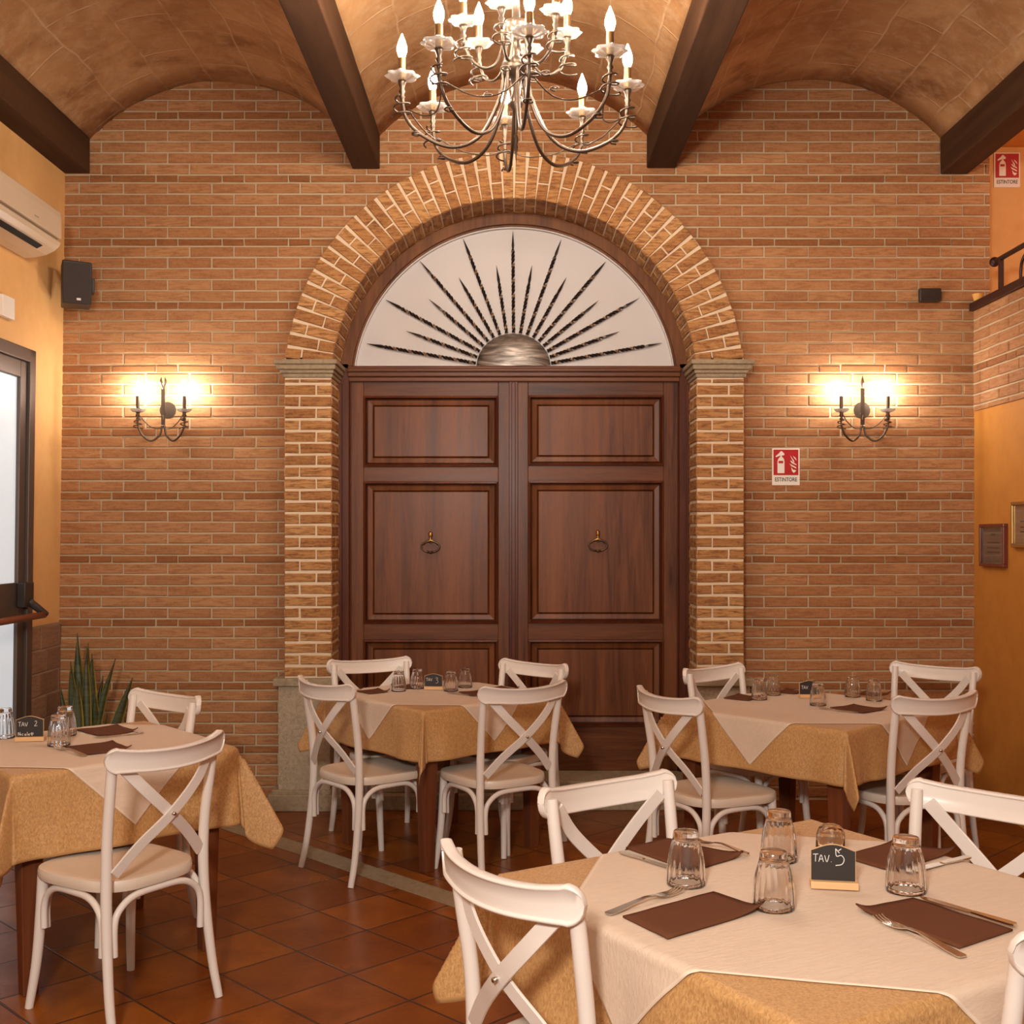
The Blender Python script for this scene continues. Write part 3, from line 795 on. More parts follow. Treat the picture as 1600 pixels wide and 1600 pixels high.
# ------------------------------------------------------------------ tables and cloths
TOPZ = 0.742
def drape(p, h, r, grow, k0, seed):
    qx, qy = max(-h, min(h, p[0])), max(-h, min(h, p[1])); dx, dy = p[0] - qx, p[1] - qy
    L = math.hypot(dx, dy)
    nz = noise.noise(Vector((p[0] * 7 + seed, p[1] * 7, seed)))
    if L < 1e-6: return (p[0], p[1], grow + 0.0012 * nz + 0.0012)
    ux, uy = dx / L, dy / L
    if L < r * PI / 2: a = L / r; off, dr = r * math.sin(a), r * (1 - math.cos(a))
    else: off, dr = r, r + L - r * PI / 2
    both = abs(dx) > 1e-6 and abs(dy) > 1e-6
    along = (p[0] if abs(dx) < abs(dy) else p[1])
    ec = max(0.0, (abs(along) - h * 0.45) / (h * 0.55)) if not both else 1.0
    ec = min(ec, 1.0)
    k = k0 + 0.065 * math.sin(along * 15 + seed * 3) * (1 - .6 * ec) + 0.05 * math.sin(along * 31 + seed) * ec + 0.04 * nz
    if both:
        th = math.degrees(math.atan2(abs(dy), abs(dx))); cs = (1 if dx > 0 else 0) + (2 if dy > 0 else 0)
        tc = 45 + (9, -10, 7, -8)[cs]
        k = k0 + 0.34 * math.exp(-((th - tc) / 22.0) ** 2) + 0.09 * math.cos(math.radians((th - tc) * 9)) * math.exp(-((th - tc) / 40.0) ** 2) - 0.02
        # the two cheeks of the corner pleat close towards each other
        f = math.exp(-((th - tc) / 32.0) ** 2)
        dgx, dgy = math.copysign(.7071, dx), math.copysign(.7071, dy)
        ux, uy = ux * (1 - .45 * f) + dgx * .45 * f, uy * (1 - .45 * f) + dgy * .45 * f
        l = math.hypot(ux, uy); ux, uy = ux / l, uy / l
    k = max(0.02, min(k, 0.6)); w = min(1.0, max(0, L - 0.01) / 0.05)
    out = off + k * L * w; down = dr * math.sqrt(1 - (k * w) ** 2)
    return (qx + ux * (out + grow), qy + uy * (out + grow), -down + grow)

def cloth(name, X, Y, ang, h, half, rot, grow, mat, k0, seed, label, cat, group, res=130, r=0.012):
    bm = bmesh.new(); g = []; c, s = math.cos(rot), math.sin(rot)
    co = [-half + 2 * half * i / res for i in range(res + 1)]
    if rot == 0:       # snap grid lines to the table edge
        for sg in (-1, 1):
            i = min(range(res + 1), key=lambda q: abs(co[q] - sg * h)); co[i] = sg * h
    for u in co:
        g.append([bm.verts.new(drape((u * c - v * s, u * s + v * c), h, r, grow, k0, seed)) for v in co])
    for i in range(res):
        for j in range(res):
            f = bm.faces.new((g[i][j], g[i + 1][j], g[i + 1][j + 1], g[i][j + 1]))
            if min(i, j, res - 1 - i, res - 1 - j) == 0: f.material_index = 1
    o = link(name, bm, mat, recalc=False, smooth=True); o.data.materials.append(HEM if mat is CREAM else simple('gold_hem', (0.50, 0.27, 0.10), 0.6))
    m = o.modifiers.new('solid', 'SOLIDIFY'); m.thickness = 0.0014; m.offset = 1
    o.location = (X, Y, TOPZ + 0.004); o.rotation_euler = (0, 0, math.radians(ang))
    return tag(o, label, cat, group)

TABLES = [  # x, y, edge angle, half side, gold overhang, cream half side, where
 (0.649, 2.51, 31, 0.497, 0.245, 0.500, 'front table, nearest the camera', 1.3),
 (-0.362, 5.735, 41, 0.395, 0.235, 0.412, 'table before the wooden door', 4.1),
 (1.350, 5.27, 43, 0.450, 0.225, 0.465, 'table at the back right before the brick wall', 7.7),
 (-1.587, 4.33, 41, 0.395, 0.285, 0.440, 'table at the left by the frosted exit door', 9.2),
]
def make_table(h):
    root = empty('dining_table', (0, 0, 0))
    link('table_top', boxes((-h, h, -h, h, TOPZ - 0.025, TOPZ)), TABLEW, root, bevel=0.004)
    link('apron', boxes((-h + .06, h - .06, -h + .05, -h + .07, TOPZ - .10, TOPZ - .025), (-h + .06, h - .06, h - .07, h - .05, TOPZ - .10, TOPZ - .025),
                        (-h + .05, -h + .07, -h + .05, h - .05, TOPZ - .10, TOPZ - .025), (h - .07, h - .05, -h + .05, h - .05, TOPZ - .10, TOPZ - .025)), TABLEW, root)
    for sx in (-1, 1):
        for sy in (-1, 1):
            bm = bmesh.new(); cx, cy = sx * (h - .075), sy * (h - .075)
            sweep(bm, [Vector((cx, cy, TOPZ - .026)), Vector((cx, cy, TOPZ - .12)), Vector((cx, cy, 0.0))], rect(1, 1), scale=[.039, .039, .025], up=(1, 0, 0))
            link('leg', bm, TABLEW, root, bevel=0.003)
    return root
for i, (X, Y, a, h, ov, hc, lb, sd) in enumerate(TABLES):
    t = make_table(h); t.location = (X, Y, 0); t.rotation_euler = (0, 0, math.radians(a))
    tag(t, 'dark wooden square table under cloths, the ' + lb, 'table', 'square dining tables')
    cloth('tablecloth', X, Y, a, h, h + ov, 0, 0.0, GOLD, 0.07, sd, 'gold damask tablecloth on the ' + lb, 'tablecloth', 'gold tablecloths')
    cloth('table_overlay', X, Y, a, h, hc, PI / 4, 0.0035, CREAM, 0.07, sd, 'cream diagonal overlay cloth on the ' + lb, 'tablecloth', 'cream table overlays')
TZ = TOPZ + 0.0125      # upper face of the cloths

# ------------------------------------------------------------------ glasses
def make_tumbler():
    bm = bmesh.new(); H, r0, r1 = 0.118, 0.0425, 0.0265      # upside down: rim on the cloth
    fl = lambda t, z, i: 1 + (0 if i >= 12 else 0.028 if 0.004 < z < 0.075 else 0.005) * math.cos(18 * t) * (1 if z < H * 0.8 else 0.0)
    outer = [(.0425, 0), (.0425, .012), (.0418, .03), (.0402, .05), (.0375, .068), (.0340, .084), (.0302, .098), (.0286, .104), (.0290, .109), (.0280, .1155), (.0262, .118), (0, .1165)]
    inner = [(0, .1030), (.0262, .1022), (.0288, .0975), (.0326, .083), (.0360, .067), (.0388, .049), (.0404, .03), (.0412, .012), (.0413, 0.0)]
    lathe(bm, outer[::-1] + inner[::-1], 64, mod=fl)
    bmesh.ops.remove_doubles(bm, verts=bm.verts, dist=1e-6)
    return link('tumbler', bm, GLASS, smooth=True)
tum0 = make_tumbler(); first = [True]
def tumbler(x, y, sc, label, group):
    o = tum0 if first[0] else tum0.copy()
    if not first[0]: COL.objects.link(o)
    first[0] = False
    o.location = (x, y, TZ); o.scale = (sc, sc, sc); o.rotation_euler = (0, 0, x * 9); tag(o, label, 'glass', group)
for x, y, lb in ((0.384, 2.583, 'leftmost upside-down tumbler on the front table, behind the left fork'), (0.634, 2.773, 'upside-down tumbler on the front table, rear one of the two left of the black sign'),
                 (0.542, 2.418, 'upside-down tumbler on the front table, front one of the two left of the black sign'), (0.856, 2.532, 'upside-down tumbler on the front table, right of the black sign')):
    tumbler(x, y, 1.0, lb, 'tumblers on the front table')
for x, y, lb in ((-0.570, 5.78, 'leftmost upside-down tumbler on the table before the door'), (-0.485, 5.88, 'upside-down tumbler just left of the small sign on the table before the door'),
                 (-0.310, 5.78, 'upside-down tumbler just right of the small sign on the table before the door'), (-0.245, 5.92, 'rightmost upside-down tumbler on the table before the door')):
    tumbler(x, y, 0.84, lb, 'tumblers on the table before the door')
for x, y, lb in ((1.161, 5.482, 'leftmost upside-down tumbler on the back right table'), (1.262, 5.64, 'upside-down tumbler on the back right table, second from the left, in front of a napkin'),
                 (1.388, 5.294, 'upside-down tumbler on the back right table standing in front of the sign'), (1.63, 5.58, 'upside-down tumbler on the back right table, left one of the two right of the sign'), (1.692, 5.45, 'rightmost upside-down tumbler on the back right table')):
    tumbler(x, y, 0.86, lb, 'tumblers on the back right table')
for x, y, lb in ((-1.677, 4.287, 'upside-down tumbler on the left table, nearest the fork and the chair'), (-1.735, 4.50, 'upside-down tumbler on the left table behind the nearest one'), (-1.95, 4.45, 'upside-down tumbler on the left table, left of its sign at the photo edge')):
    tumbler(x, y, 0.95, lb, 'tumblers on the left table')
def jar(x, y, sc, label):
    bm = bmesh.new()
    fl = lambda t, z, i: 1 + 0.03 * math.cos(8 * t)
    lathe(bm, [(0.0, 0.078), (0.018, 0.077), (0.028, 0.070), (0.034, 0.055), (0.036, 0.0), (0.033, 0.0), (0.031, 0.052), (0.024, 0.066), (0.0, 0.070)], 32, mod=fl)
    o = link('glass_candle_holder', bm, GLASS, smooth=True); o.location = (x, y, TZ); o.scale = (sc,) * 3
    bm = bmesh.new(); lathe(bm, [(0.0, 0.0), (0.022, 0.0), (0.022, 0.03), (0.0, 0.031)], 20, (0, 0, 0.001)); link('tealight', bm, SIGNW, o, smooth=True, autos=40)
    tag(o, label, 'candle holder')
jar(0.765, 2.80, 1.0, 'squat clear glass candle holder right behind the front table sign')
jar(1.455, 5.70, 0.9, 'small clear glass candle holder behind the sign of the back right table')

# ------------------------------------------------------------------ table signs with chalk lettering
GL = {'T': [[(0, 1), (.7, 1.05)], [(.36, 1.02), (.33, 0)]], 'A': [[(0, 0), (.3, .95), (.62, 0)], [(.1, .35), (.52, .38)]], 'V': [[(0, .9), (.3, 0), (.6, .95)]],
      '.': [[(0, .02), (.06, .05)]], '5': [[(.05, 1.35), (.12, .75), (.5, .82), (.72, .5), (.55, .1), (.05, -.02)], [(.05, 1.35), (.35, 1.0)], [(.28, 1.2), (.5, 1.35)]],
      '3': [[(0, 1.1), (.35, 1.25), (.5, 1.0), (.2, .75), (.55, .55), (.5, .15), (.05, .05)]], '2': [[(.05, 1.0), (.3, 1.2), (.5, .9), (.25, .4), (.0, .05), (.6, .1)]],
      'N': [[(0, 0), (.02, .9), (.45, .1), (.5, 1)]], 'i': [[(0, 0), (.02, .5)]], 'c': [[(.35, .45), (.1, .5), (.0, .2), (.3, .02)]], 'o': [[(.2, .5), (0, .25), (.2, 0), (.4, .25), (.2, .5)]],
      'l': [[(0, 0), (.05, 1)]], 'e': [[(0, .25), (.35, .3), (.2, .5), (0, .25), (.15, 0), (.38, .08)]], 'h': [[(.3, 0), (0, .5), (.15, .75), (.3, .5), (.48, .75), (.62, .5), (.3, 0)]]}
def sign(X, Y, rz, w, hgt, lines, label):
    root = empty('table_sign', (X, Y, TZ), math.radians(rz), label, 'sign', 'blackboard table signs')
    link('sign_foot', boxes((-w / 2 - .002, w / 2 + .006, -.013, .022, 0, .016)), PINE, root, bevel=0.0015)
    bm = bmesh.new(); n = 16
    top = [(-w / 2 + w * i / n, hgt * (0.86 + 0.14 * math.sin(PI * min(1, max(0, i / n)) ) ** 1.2)) for i in range(n + 1)]
    prism_y(bm, [(-w / 2, 0.014)] + top + [(w / 2, 0.014)], 0.0015, 0.0055)
    brd = link('board', bm, CHALKB, root)
    bm = bmesh.new(); prism_y(bm, [(-w / 2 - .0012, 0.0145)] + [(x * 1.025, z + .0012) for x, z in top] + [(w / 2 + .0012, 0.0145)], 0.003, 0.008)
    link('board_edge', bm, PINE, brd)
    bm = bmesh.new()
    for txt, x0, z0, sc, adv in lines:
        x = x0
        for ch in txt:
            if ch == ' ': x += sc * .4; continue
            for st in GL[ch]:
                q = 1.25 if ch == '5' else 1
                tube(bm, [(x * w + px * sc * w * q, 0.0012, z0 * hgt + (pz * sc * w) * q - (0.03 * w if ch == '5' else 0)) for px, pz in st], 0.0082 * w * (1.2 if ch == '5' else 1), 6, 4 if len(st) > 2 else 1)
            x += sc * adv * (0.45 if ch in '.il' else 1)
    link('chalk_writing', bm, CHALK, brd)
sign(0.703, 2.552, -9, 0.094, 0.094, [('TAV', -.46, .60, .17, .78), ('.', -.05, .60, .17, .5), ('5', .04, .56, .23, 1)], 'small blackboard sign reading TAV. 5 on a pine foot, front table')
sign(-0.401, 5.83, -4, 0.088, 0.078, [('TAV', -.42, .55, .16, .78), ('.', -.03, .55, .16, .5), ('3', .12, .40, .26, 1)], 'tiny blackboard sign on the table before the door, between its tumblers')
sign(1.412, 5.54, 4, 0.092, 0.080, [('TAV', -.42, .52, .16, .78), ('.', -.03, .5, .16, .5), ('3', .15, .45, .22, 1)], 'tiny blackboard sign on the back right table, behind a tumbler')
sign(-1.822, 4.375, 7, 0.098, 0.092, [('TAV', -.42, .60, .16, .78), ('2', .18, .60, .17, 1), ('Nicoleh', -.42, .22, .14, .68)], 'small blackboard sign with two chalk lines on the left table')

# ------------------------------------------------------------------ napkins and cutlery
def napkin(P, label, group, seed=0, lift=(0.0, 0.004, 0.012, 0.003)):
    bm = bmesh.new(); n = 12; g = []
    P = [Vector((p[0], p[1], 0)) for p in P]
    C0 = sum(P, Vector()) / 4
    for i in range(n + 1):
        row = []
        for j in range(n + 1):
            u, v = i / n, j / n
            p = (P[0] * (1 - u) + P[1] * u) * (1 - v) + (P[3] * (1 - u) + P[2] * u) * v
            l = ((lift[0] * (1 - u) + lift[1] * u) * (1 - v) + (lift[3] * (1 - u) + lift[2] * u) * v)
            e = (abs(u - .5) * 2) ** 3 * (abs(v - .5) * 2) ** 3
            z = 0.004 + l * e * 1.2 + 0.0015 * noise.noise(Vector((u * 3 + seed, v * 3, 0)))
            row.append(bm.verts.new((p.x - C0.x, p.y - C0.y, z)))
        g.append(row)
    for i in range(n):
        for j in range(n): bm.faces.new((g[i][j], g[i + 1][j], g[i + 1][j + 1], g[i][j + 1]))
    o = link('paper_napkin', bm, NAPKIN, smooth=True); m = o.modifiers.new('solid', 'SOLIDIFY'); m.thickness = 0.0035; m.offset = -1 if o.data.polygons[0].normal.z > 0 else 1
    o.location = (C0.x, C0.y, TZ - 0.0005); return tag(o, label, 'napkin', group)

def ribbon(bm, prof, th):
    """prof: (x, halfwidth, z)"""
    R = []
    for x, w, z in prof:
        R.append([bm.verts.new((x, s * w, z + t)) for s, t in ((-1, 0), (1, 0), (1, th), (-1, th))])
    for a, b_ in zip(R, R[1:]):
        for k in range(4): bm.faces.new((a[k], a[(k + 1) % 4], b_[(k + 1) % 4], b_[k]))
    bm.faces.new(R[0]); bm.faces.new(R[-1][::-1])
def place2(o, a, b_, z):
    a, b_ = Vector(a), Vector(b_); d = b_ - a; L = o['len']; del o['len']
    o.location = (a.x, a.y, z); o.rotation_euler = (0, 0, math.atan2(d.y, d.x)); s = max(0.8, min(1.15, d.length / L)); o.scale = (s, s, 1)
def fork(a, b_, label, group, z=0.0):
    bm = bmesh.new()
    ribbon(bm, [(0, .006, .001), (.004, .0095, .001), (.03, .009, .003), (.07, .0055, .008), (.10, .004, .011), (.125, .004, .009), (.135, .007, .006), (.143, .0105, .005), (.155, .0115, .004)], .0022)
    for k in range(4):
        y = (-1.5 + k) * 0.0066
        v0 = [(.154, y), (.175, y), (.190, y), (.200, y)]
        R = []
        for (x, yy), w, zz in zip(v0, (.0025, .0018, .0015, .0008), (.004, .003, .006, .010)):
            R.append([bm.verts.new((x, yy + s * w, zz + t)) for s, t in ((-1, 0), (1, 0), (1, .002), (-1, .002))])
        for p, q in zip(R, R[1:]):
            for m in range(4): bm.faces.new((p[m], p[(m + 1) % 4], q[(m + 1) % 4], q[m]))
        bm.faces.new(R[0]); bm.faces.new(R[-1][::-1])
    o = link('fork', bm, STEEL, smooth=True, autos=50); o['len'] = 0.2; place2(o, a, b_, TZ + z); return tag(o, label, 'fork', group)
def knife(a, b_, label, group, z=0.0):
    bm = bmesh.new()
    ribbon(bm, [(0, .006, .001), (.006, .009, .001), (.05, .0085, .001), (.085, .006, .001), (.092, .0055, .001)], .004)
    hd = None
    o = link('knife', bm, STEEL, smooth=True, autos=50); bm = bmesh.new()
    ribbon(bm, [(.090, .006, .002), (.10, .009, .002), (.16, .010, .002), (.195, .008, .002), (.210, .002, .002)], .0014)
    link('blade', bm, STEEL, o, smooth=True, autos=50); o['len'] = 0.21; place2(o, a, b_, TZ + z); return tag(o, label, 'knife', group)
NG = 'folded brown napkins'
napkin([(0.222, 2.357), (0.434, 2.518), (0.521, 2.401), (0.296, 2.229)], 'brown folded paper napkin at the front left of the front table', NG, 1, (0, 0, .016, 0))
napkin([(0.708, 2.400), (0.852, 2.475), (0.979, 2.276), (0.836, 2.177)], 'brown folded paper napkin at the front right of the front table, beside a fork', NG, 2, (.010, 0, 0, 0))
napkin([(0.279, 2.876), (0.393, 2.961), (0.554, 2.801), (0.41, 2.677)], 'brown folded paper napkin on the front table behind the leftmost tumbler', NG, 3, (0, 0, .010, 0))
napkin([(0.79, 2.80), (0.954, 2.924), (1.081, 2.835), (0.87, 2.677)], 'brown folded paper napkin on the front table behind the right tumbler', NG, 4)
fork((0.192, 2.372), (0.375, 2.535), 'steel fork with the leftmost tumbler at its tines, front table', 'forks', 0.0)
fork((0.826, 2.130), (0.708, 2.400), 'steel fork lying along the near side of the front right napkin', 'forks', 0.0)
knife((0.990, 2.290), (0.865, 2.468), 'steel knife half under the far side of the front right napkin', 'knives', 0.0045)
knife((0.262, 2.835), (0.375, 2.69), 'steel knife along the near side of the napkin behind the leftmost tumbler', 'knives', 0)
fork((0.565, 2.79), (0.455, 2.905), 'steel fork lying across the napkin behind the leftmost tumbler', 'forks', .008)
knife((1.095, 2.79), (0.90, 2.665), 'steel knife along the near side of the napkin behind the right tumbler', 'knives', 0)
napkin([(-0.27, 5.73), (-0.17, 5.77), (-0.10, 5.66), (-0.20, 5.58)], 'brown napkin on the table before the door, beside the near right chair rail', NG, 5)
napkin([(-0.16, 5.86), (-0.06, 5.93), (0.03, 5.83), (-0.07, 5.75)], 'brown napkin on the table before the door, in front of the far right chair', NG, 6)
napkin([(-0.62, 5.93), (-0.52, 6.03), (-0.43, 5.94), (-0.53, 5.85)], 'brown napkin on the table before the door, behind the leftmost tumbler', NG, 7)
napkin([(-0.78, 5.76), (-0.68, 5.84), (-0.61, 5.74), (-0.70, 5.66)], 'brown napkin on the table before the door, at its left corner', NG, 8)
knife((-0.32, 5.71), (-0.16, 5.58), 'steel knife in front of the right napkin on the table before the door', 'knives')
napkin([(1.42, 5.21), (1.55, 5.29), (1.66, 5.16), (1.52, 5.05)], 'brown napkin at the near right side of the back right table, beside a tumbler', NG, 9)
napkin([(1.00, 5.52), (1.09, 5.64), (1.19, 5.55), (1.10, 5.43)], 'brown napkin at the left of the back right table, beside the leftmost tumbler', NG, 10)
napkin([(1.28, 5.74), (1.37, 5.83), (1.46, 5.75), (1.37, 5.66)], 'brown napkin on the back right table, just behind and left of its sign', NG, 11)
napkin([(1.66, 5.66), (1.74, 5.74), (1.84, 5.66), (1.75, 5.57)], 'brown napkin at the far right of the back right table', NG, 12)
knife((1.37, 5.20), (1.50, 5.06), 'steel knife at the near side of the napkin on the back right table', 'knives')
napkin([(-1.64, 4.24), (-1.50, 4.35), (-1.38, 4.20), (-1.50, 4.09)], 'brown napkin on the left table, just behind the near chair rail', NG, 13)
napkin([(-1.74, 4.62), (-1.61, 4.72), (-1.48, 4.58), (-1.60, 4.48)], 'brown napkin on the left table, in front of the far chair', NG, 14)
fork((-1.500, 4.07), (-1.67, 4.235), 'steel fork in front of the near napkin on the left table', 'forks')
knife((-1.45, 4.55), (-1.60, 4.43), 'steel knife in front of the far napkin on the left table', 'knives')

# ------------------------------------------------------------------ chandelier
CHX, CHY, CZ = 0.010, 4.30, 3.195
ch = empty('chandelier', (CHX, CHY, 4.14), 0, 'large bronze two-tier chandelier with lit candle bulbs and crystal cups hanging from the middle vault', 'chandelier')
def rel(p): return Vector(p) - Vector((0, 0, 4.14))
bm = bmesh.new()
lathe(bm, [(0.0, 4.145), (0.06, 4.14), (0.055, 4.11), (0.02, 4.09), (0.0, 4.085)], 24, (0, 0, -4.14)); link('ceiling_rose', bm, BRONZE, ch, smooth=True)
bm = bmesh.new()
lathe(bm, [(0.006, 4.10), (0.006, 3.86), (0.018, 3.85), (0.024, 3.82), (0.012, 3.79), (0.014, 3.56), (0.034, 3.545), (0.034, 3.535), (0.014, 3.52), (0.015, 3.44), (0.040, 3.43), (0.046, 3.41), (0.044, 3.38), (0.018, 3.36), (0.015, 3.30),
           (0.030, 3.29), (0.052, 3.275), (0.058, 3.255), (0.050, 3.235), (0.022, 3.22), (0.016, 3.16), (0.026, 3.14), (0.026, 3.12), (0.010, 3.10), (0.006, 3.02), (0.0, 3.0)], 24, (0, 0, -4.14))
link('column', bm, BRONZE, ch, smooth=True)
for k in range(4):
    a = k * PI / 2 + .5; bm = bmesh.new()
    tube(bm, [rel((.034 * math.cos(a), .034 * math.sin(a), 3.54)), rel((.040 * math.cos(a), .040 * math.sin(a), 3.7)), rel((.030 * math.cos(a), .030 * math.sin(a), 3.83))], 0.004, 8, 4)
    link('column_rod', bm, BRONZE, ch, smooth=True)
def cup_bm(c, R):
    bm = bmesh.new(); f = lambda t, z, i: 1 + 0.10 * math.cos(8 * t) * (1 if z > 0.004 else 0)
    lathe(bm, [(0.010, 0.0), (0.026, 0.001), (R * .8, 0.008), (R, 0.017), (R * .97, 0.019), (R * .75, 0.013), (0.022, 0.006), (0.010, 0.006)], 48, c, mod=f); return bm
def bulb_bm(c, s=1.12):
    bm = bmesh.new()
    lathe(bm, [(0.0, 0.0), (.008 * s, 0.0), (.012 * s, .008 * s), (.0165 * s, .024 * s), (.016 * s, .036 * s), (.011 * s, .054 * s), (.005 * s, .068 * s), (.002 * s, .077 * s), (0, .080 * s)], 18, c); return bm
def coil(bm, c, r, turns, z0, z1, rad, ph=0):
    n = int(turns * 14)
    tube(bm, [Vector(c) + Vector((r * math.cos(ph + 2 * PI * turns * i / n) * (1 - .35 * i / n), r * math.sin(ph + 2 * PI * turns * i / n) * (1 - .35 * i / n), z0 + (z1 - z0) * i / n)) for i in range(n + 1)], rad, 7, 1)
def arm(parent, a, r, zc, zlow, zroot, rr, off, cupR, arm_r=0.0068):
    c, s = math.cos(a), math.sin(a)
    P = lambda q, z: Vector((q * c, q * s, z - 4.14))
    bm = bmesh.new()
    mid = (rr + r) / 2
    tube(bm, [P(rr, zroot), P(rr + .012, zroot - (zroot - zlow) * .35), P(rr + (mid - rr) * .45, zlow + (zroot - zlow) * .16), P(mid, zlow), P(mid + (r - mid) * .6, zlow + (zc - zlow) * .16), P(r - .012, zlow + (zc - zlow) * .45), P(r, zc - .035), P(r, zc - .002)], arm_r, 10, 7)
    lathe(bm, [(0.004, -.075), (.011, -.06), (.006, -.05), (.012, -.04), (.007, -.03), (.013, -.012), (.016, -.002), (0, 0)], 12, P(r, zc))
    coil(bm, P(r, zc), .036, 2.2, -.135, -.06, .0034, a)
    coil(bm, P(r - .05, zc), .018, 1.2, -.20, -.19, .0030, a + 1)
    A = link('arm', bm, BRONZE, parent, smooth=True)
    link('crystal_cup', cup_bm(P(r, zc), cupR), CRYSTAL, A, smooth=True)
    bm = bmesh.new(); lathe(bm, [(0, .002), (.0135, .002), (.0135, .082), (.010, .084), (0, .084)], 16, P(r, zc)); link('candle_sleeve', bm, BRASS, A, smooth=True, autos=40)
    link('bulb', bulb_bm(P(r, zc + .083)), BULBM, A, smooth=True)
for k in range(8): arm(ch, math.radians(6 + 45 * k), 0.42, CZ, 2.958, 3.26, 0.045, 0, 0.060)
for k in range(6): arm(ch, math.radians(15 + 60 * k), 0.20, 3.395, 3.245, 3.42, 0.035, 0, 0.052, 0.0055)
bm = bmesh.new()
for k in range(8):
    a, b_ = math.radians(6 + 45 * k), math.radians(51 + 45 * k); m_ = (a + b_) / 2
    tube(bm, [rel((.40 * math.cos(a), .40 * math.sin(a), 3.09)), rel((.35 * math.cos((a + m_) / 2), .35 * math.sin((a + m_) / 2), 3.045)), rel((.33 * math.cos(m_), .33 * math.sin(m_), 3.035)),
              rel((.35 * math.cos((b_ + m_) / 2), .35 * math.sin((b_ + m_) / 2), 3.045)), rel((.40 * math.cos(b_), .40 * math.sin(b_), 3.09))], 0.0026, 7, 5)
link('swag_wires', bm, BRONZE, ch, smooth=True)
bm = bmesh.new(); lathe(bm, [(0, 3.02), (.006, 3.01), (.010, 2.99), (.005, 2.975), (.008, 2.965), (.003, 2.94), (0, 2.90)], 12, (0, 0, -4.14)); link('finial', bm, BRONZE, ch, smooth=True)

# ------------------------------------------------------------------ wall sconces
def sconce(X, Z, fork_tip, label):
    root = empty('wall_sconce', (X, YW - 0.008, Z), 0, label, 'wall lamp', 'twin candle wall lamps')
    bm = bmesh.new(); lathe(bm, [(0, -.014), (.040, -.013), (.048, -.006), (.048, 0.0)], 28, (0.012, 0, 0), axis='y')
    bm.normal_update(); link('backplate', bm, IRON, root, smooth=True, autos=40)
    bm = bmesh.new(); tube(bm, [(0.0, -.012, -.02), (0, -.045, -.03), (0, -.05, -.06)], .006, 8, 4)
    sweep(bm, [Vector((0, -.05, -.105)), Vector((0, -.05, .12))], rect(.011, .003), up=(1, 0, 0))
    if fork_tip:
        for q in (-1, 1): tube(bm, [(0, -.05, .115), (q * .009, -.05, .14), (q * .013, -.05, .16), (q * .010, -.05, .185)], [.005, .006, .009, .001], 8, 4)
    else: tube(bm, [(0, -.05, .12), (0, -.05, .13), (0, -.05, .15), (0, -.05, .195)], [.004, .006, .013, .001], 8, 4)
    link('stem', bm, IRON, root, smooth=True, autos=40)
    for q in (-1, 1):
        bm = bmesh.new(); xo = q * .132
        tube(bm, [(q * .006, -.05, -.09), (q * .018, -.055, -.145), (q * .062, -.07, -.182), (q * .108, -.085, -.150), (xo, -.09, -.095), (xo, -.09, -.035)], .0058, 9, 6)
        tube(bm, [(q * .006, -.05, -.11), (q * .05, -.062, -.108), (q * .095, -.08, -.075), (xo - q * .012, -.09, -.04)], .0032, 8, 5)
        lathe(bm, [(0.004, -.07), (.012, -.06), (.006, -.05), (.014, -.042), (.009, -.03), (.013, -.022), (0, -.018)], 12, (xo, -.09, 0))
        coil(bm, (xo, -.09, 0), .026, 2.3, -.115, -.055, .0033, 0 if q < 0 else PI)
        A = link('arm', bm, IRON, root, smooth=True)
        link('crystal_cup', cup_bm((xo, -.09, -.022), .042), CRYSTAL, A, smooth=True)
        bm = bmesh.new(); lathe(bm, [(0, -.018), (.011, -.018), (.011, .072), (0, .073)], 14, (xo, -.09, 0)); link('candle_sleeve', bm, IRON, A, smooth=True, autos=40)
        link('bulb', bulb_bm((xo, -.09, .072), 1.1), BULBS, A, smooth=True)
sconce(-2.005, 2.25, True, 'iron wall lamp with two lit candle bulbs left of the arch')
sconce(2.000, 2.25, False, 'iron wall lamp with two lit candle bulbs right of the arch, above the red sign')

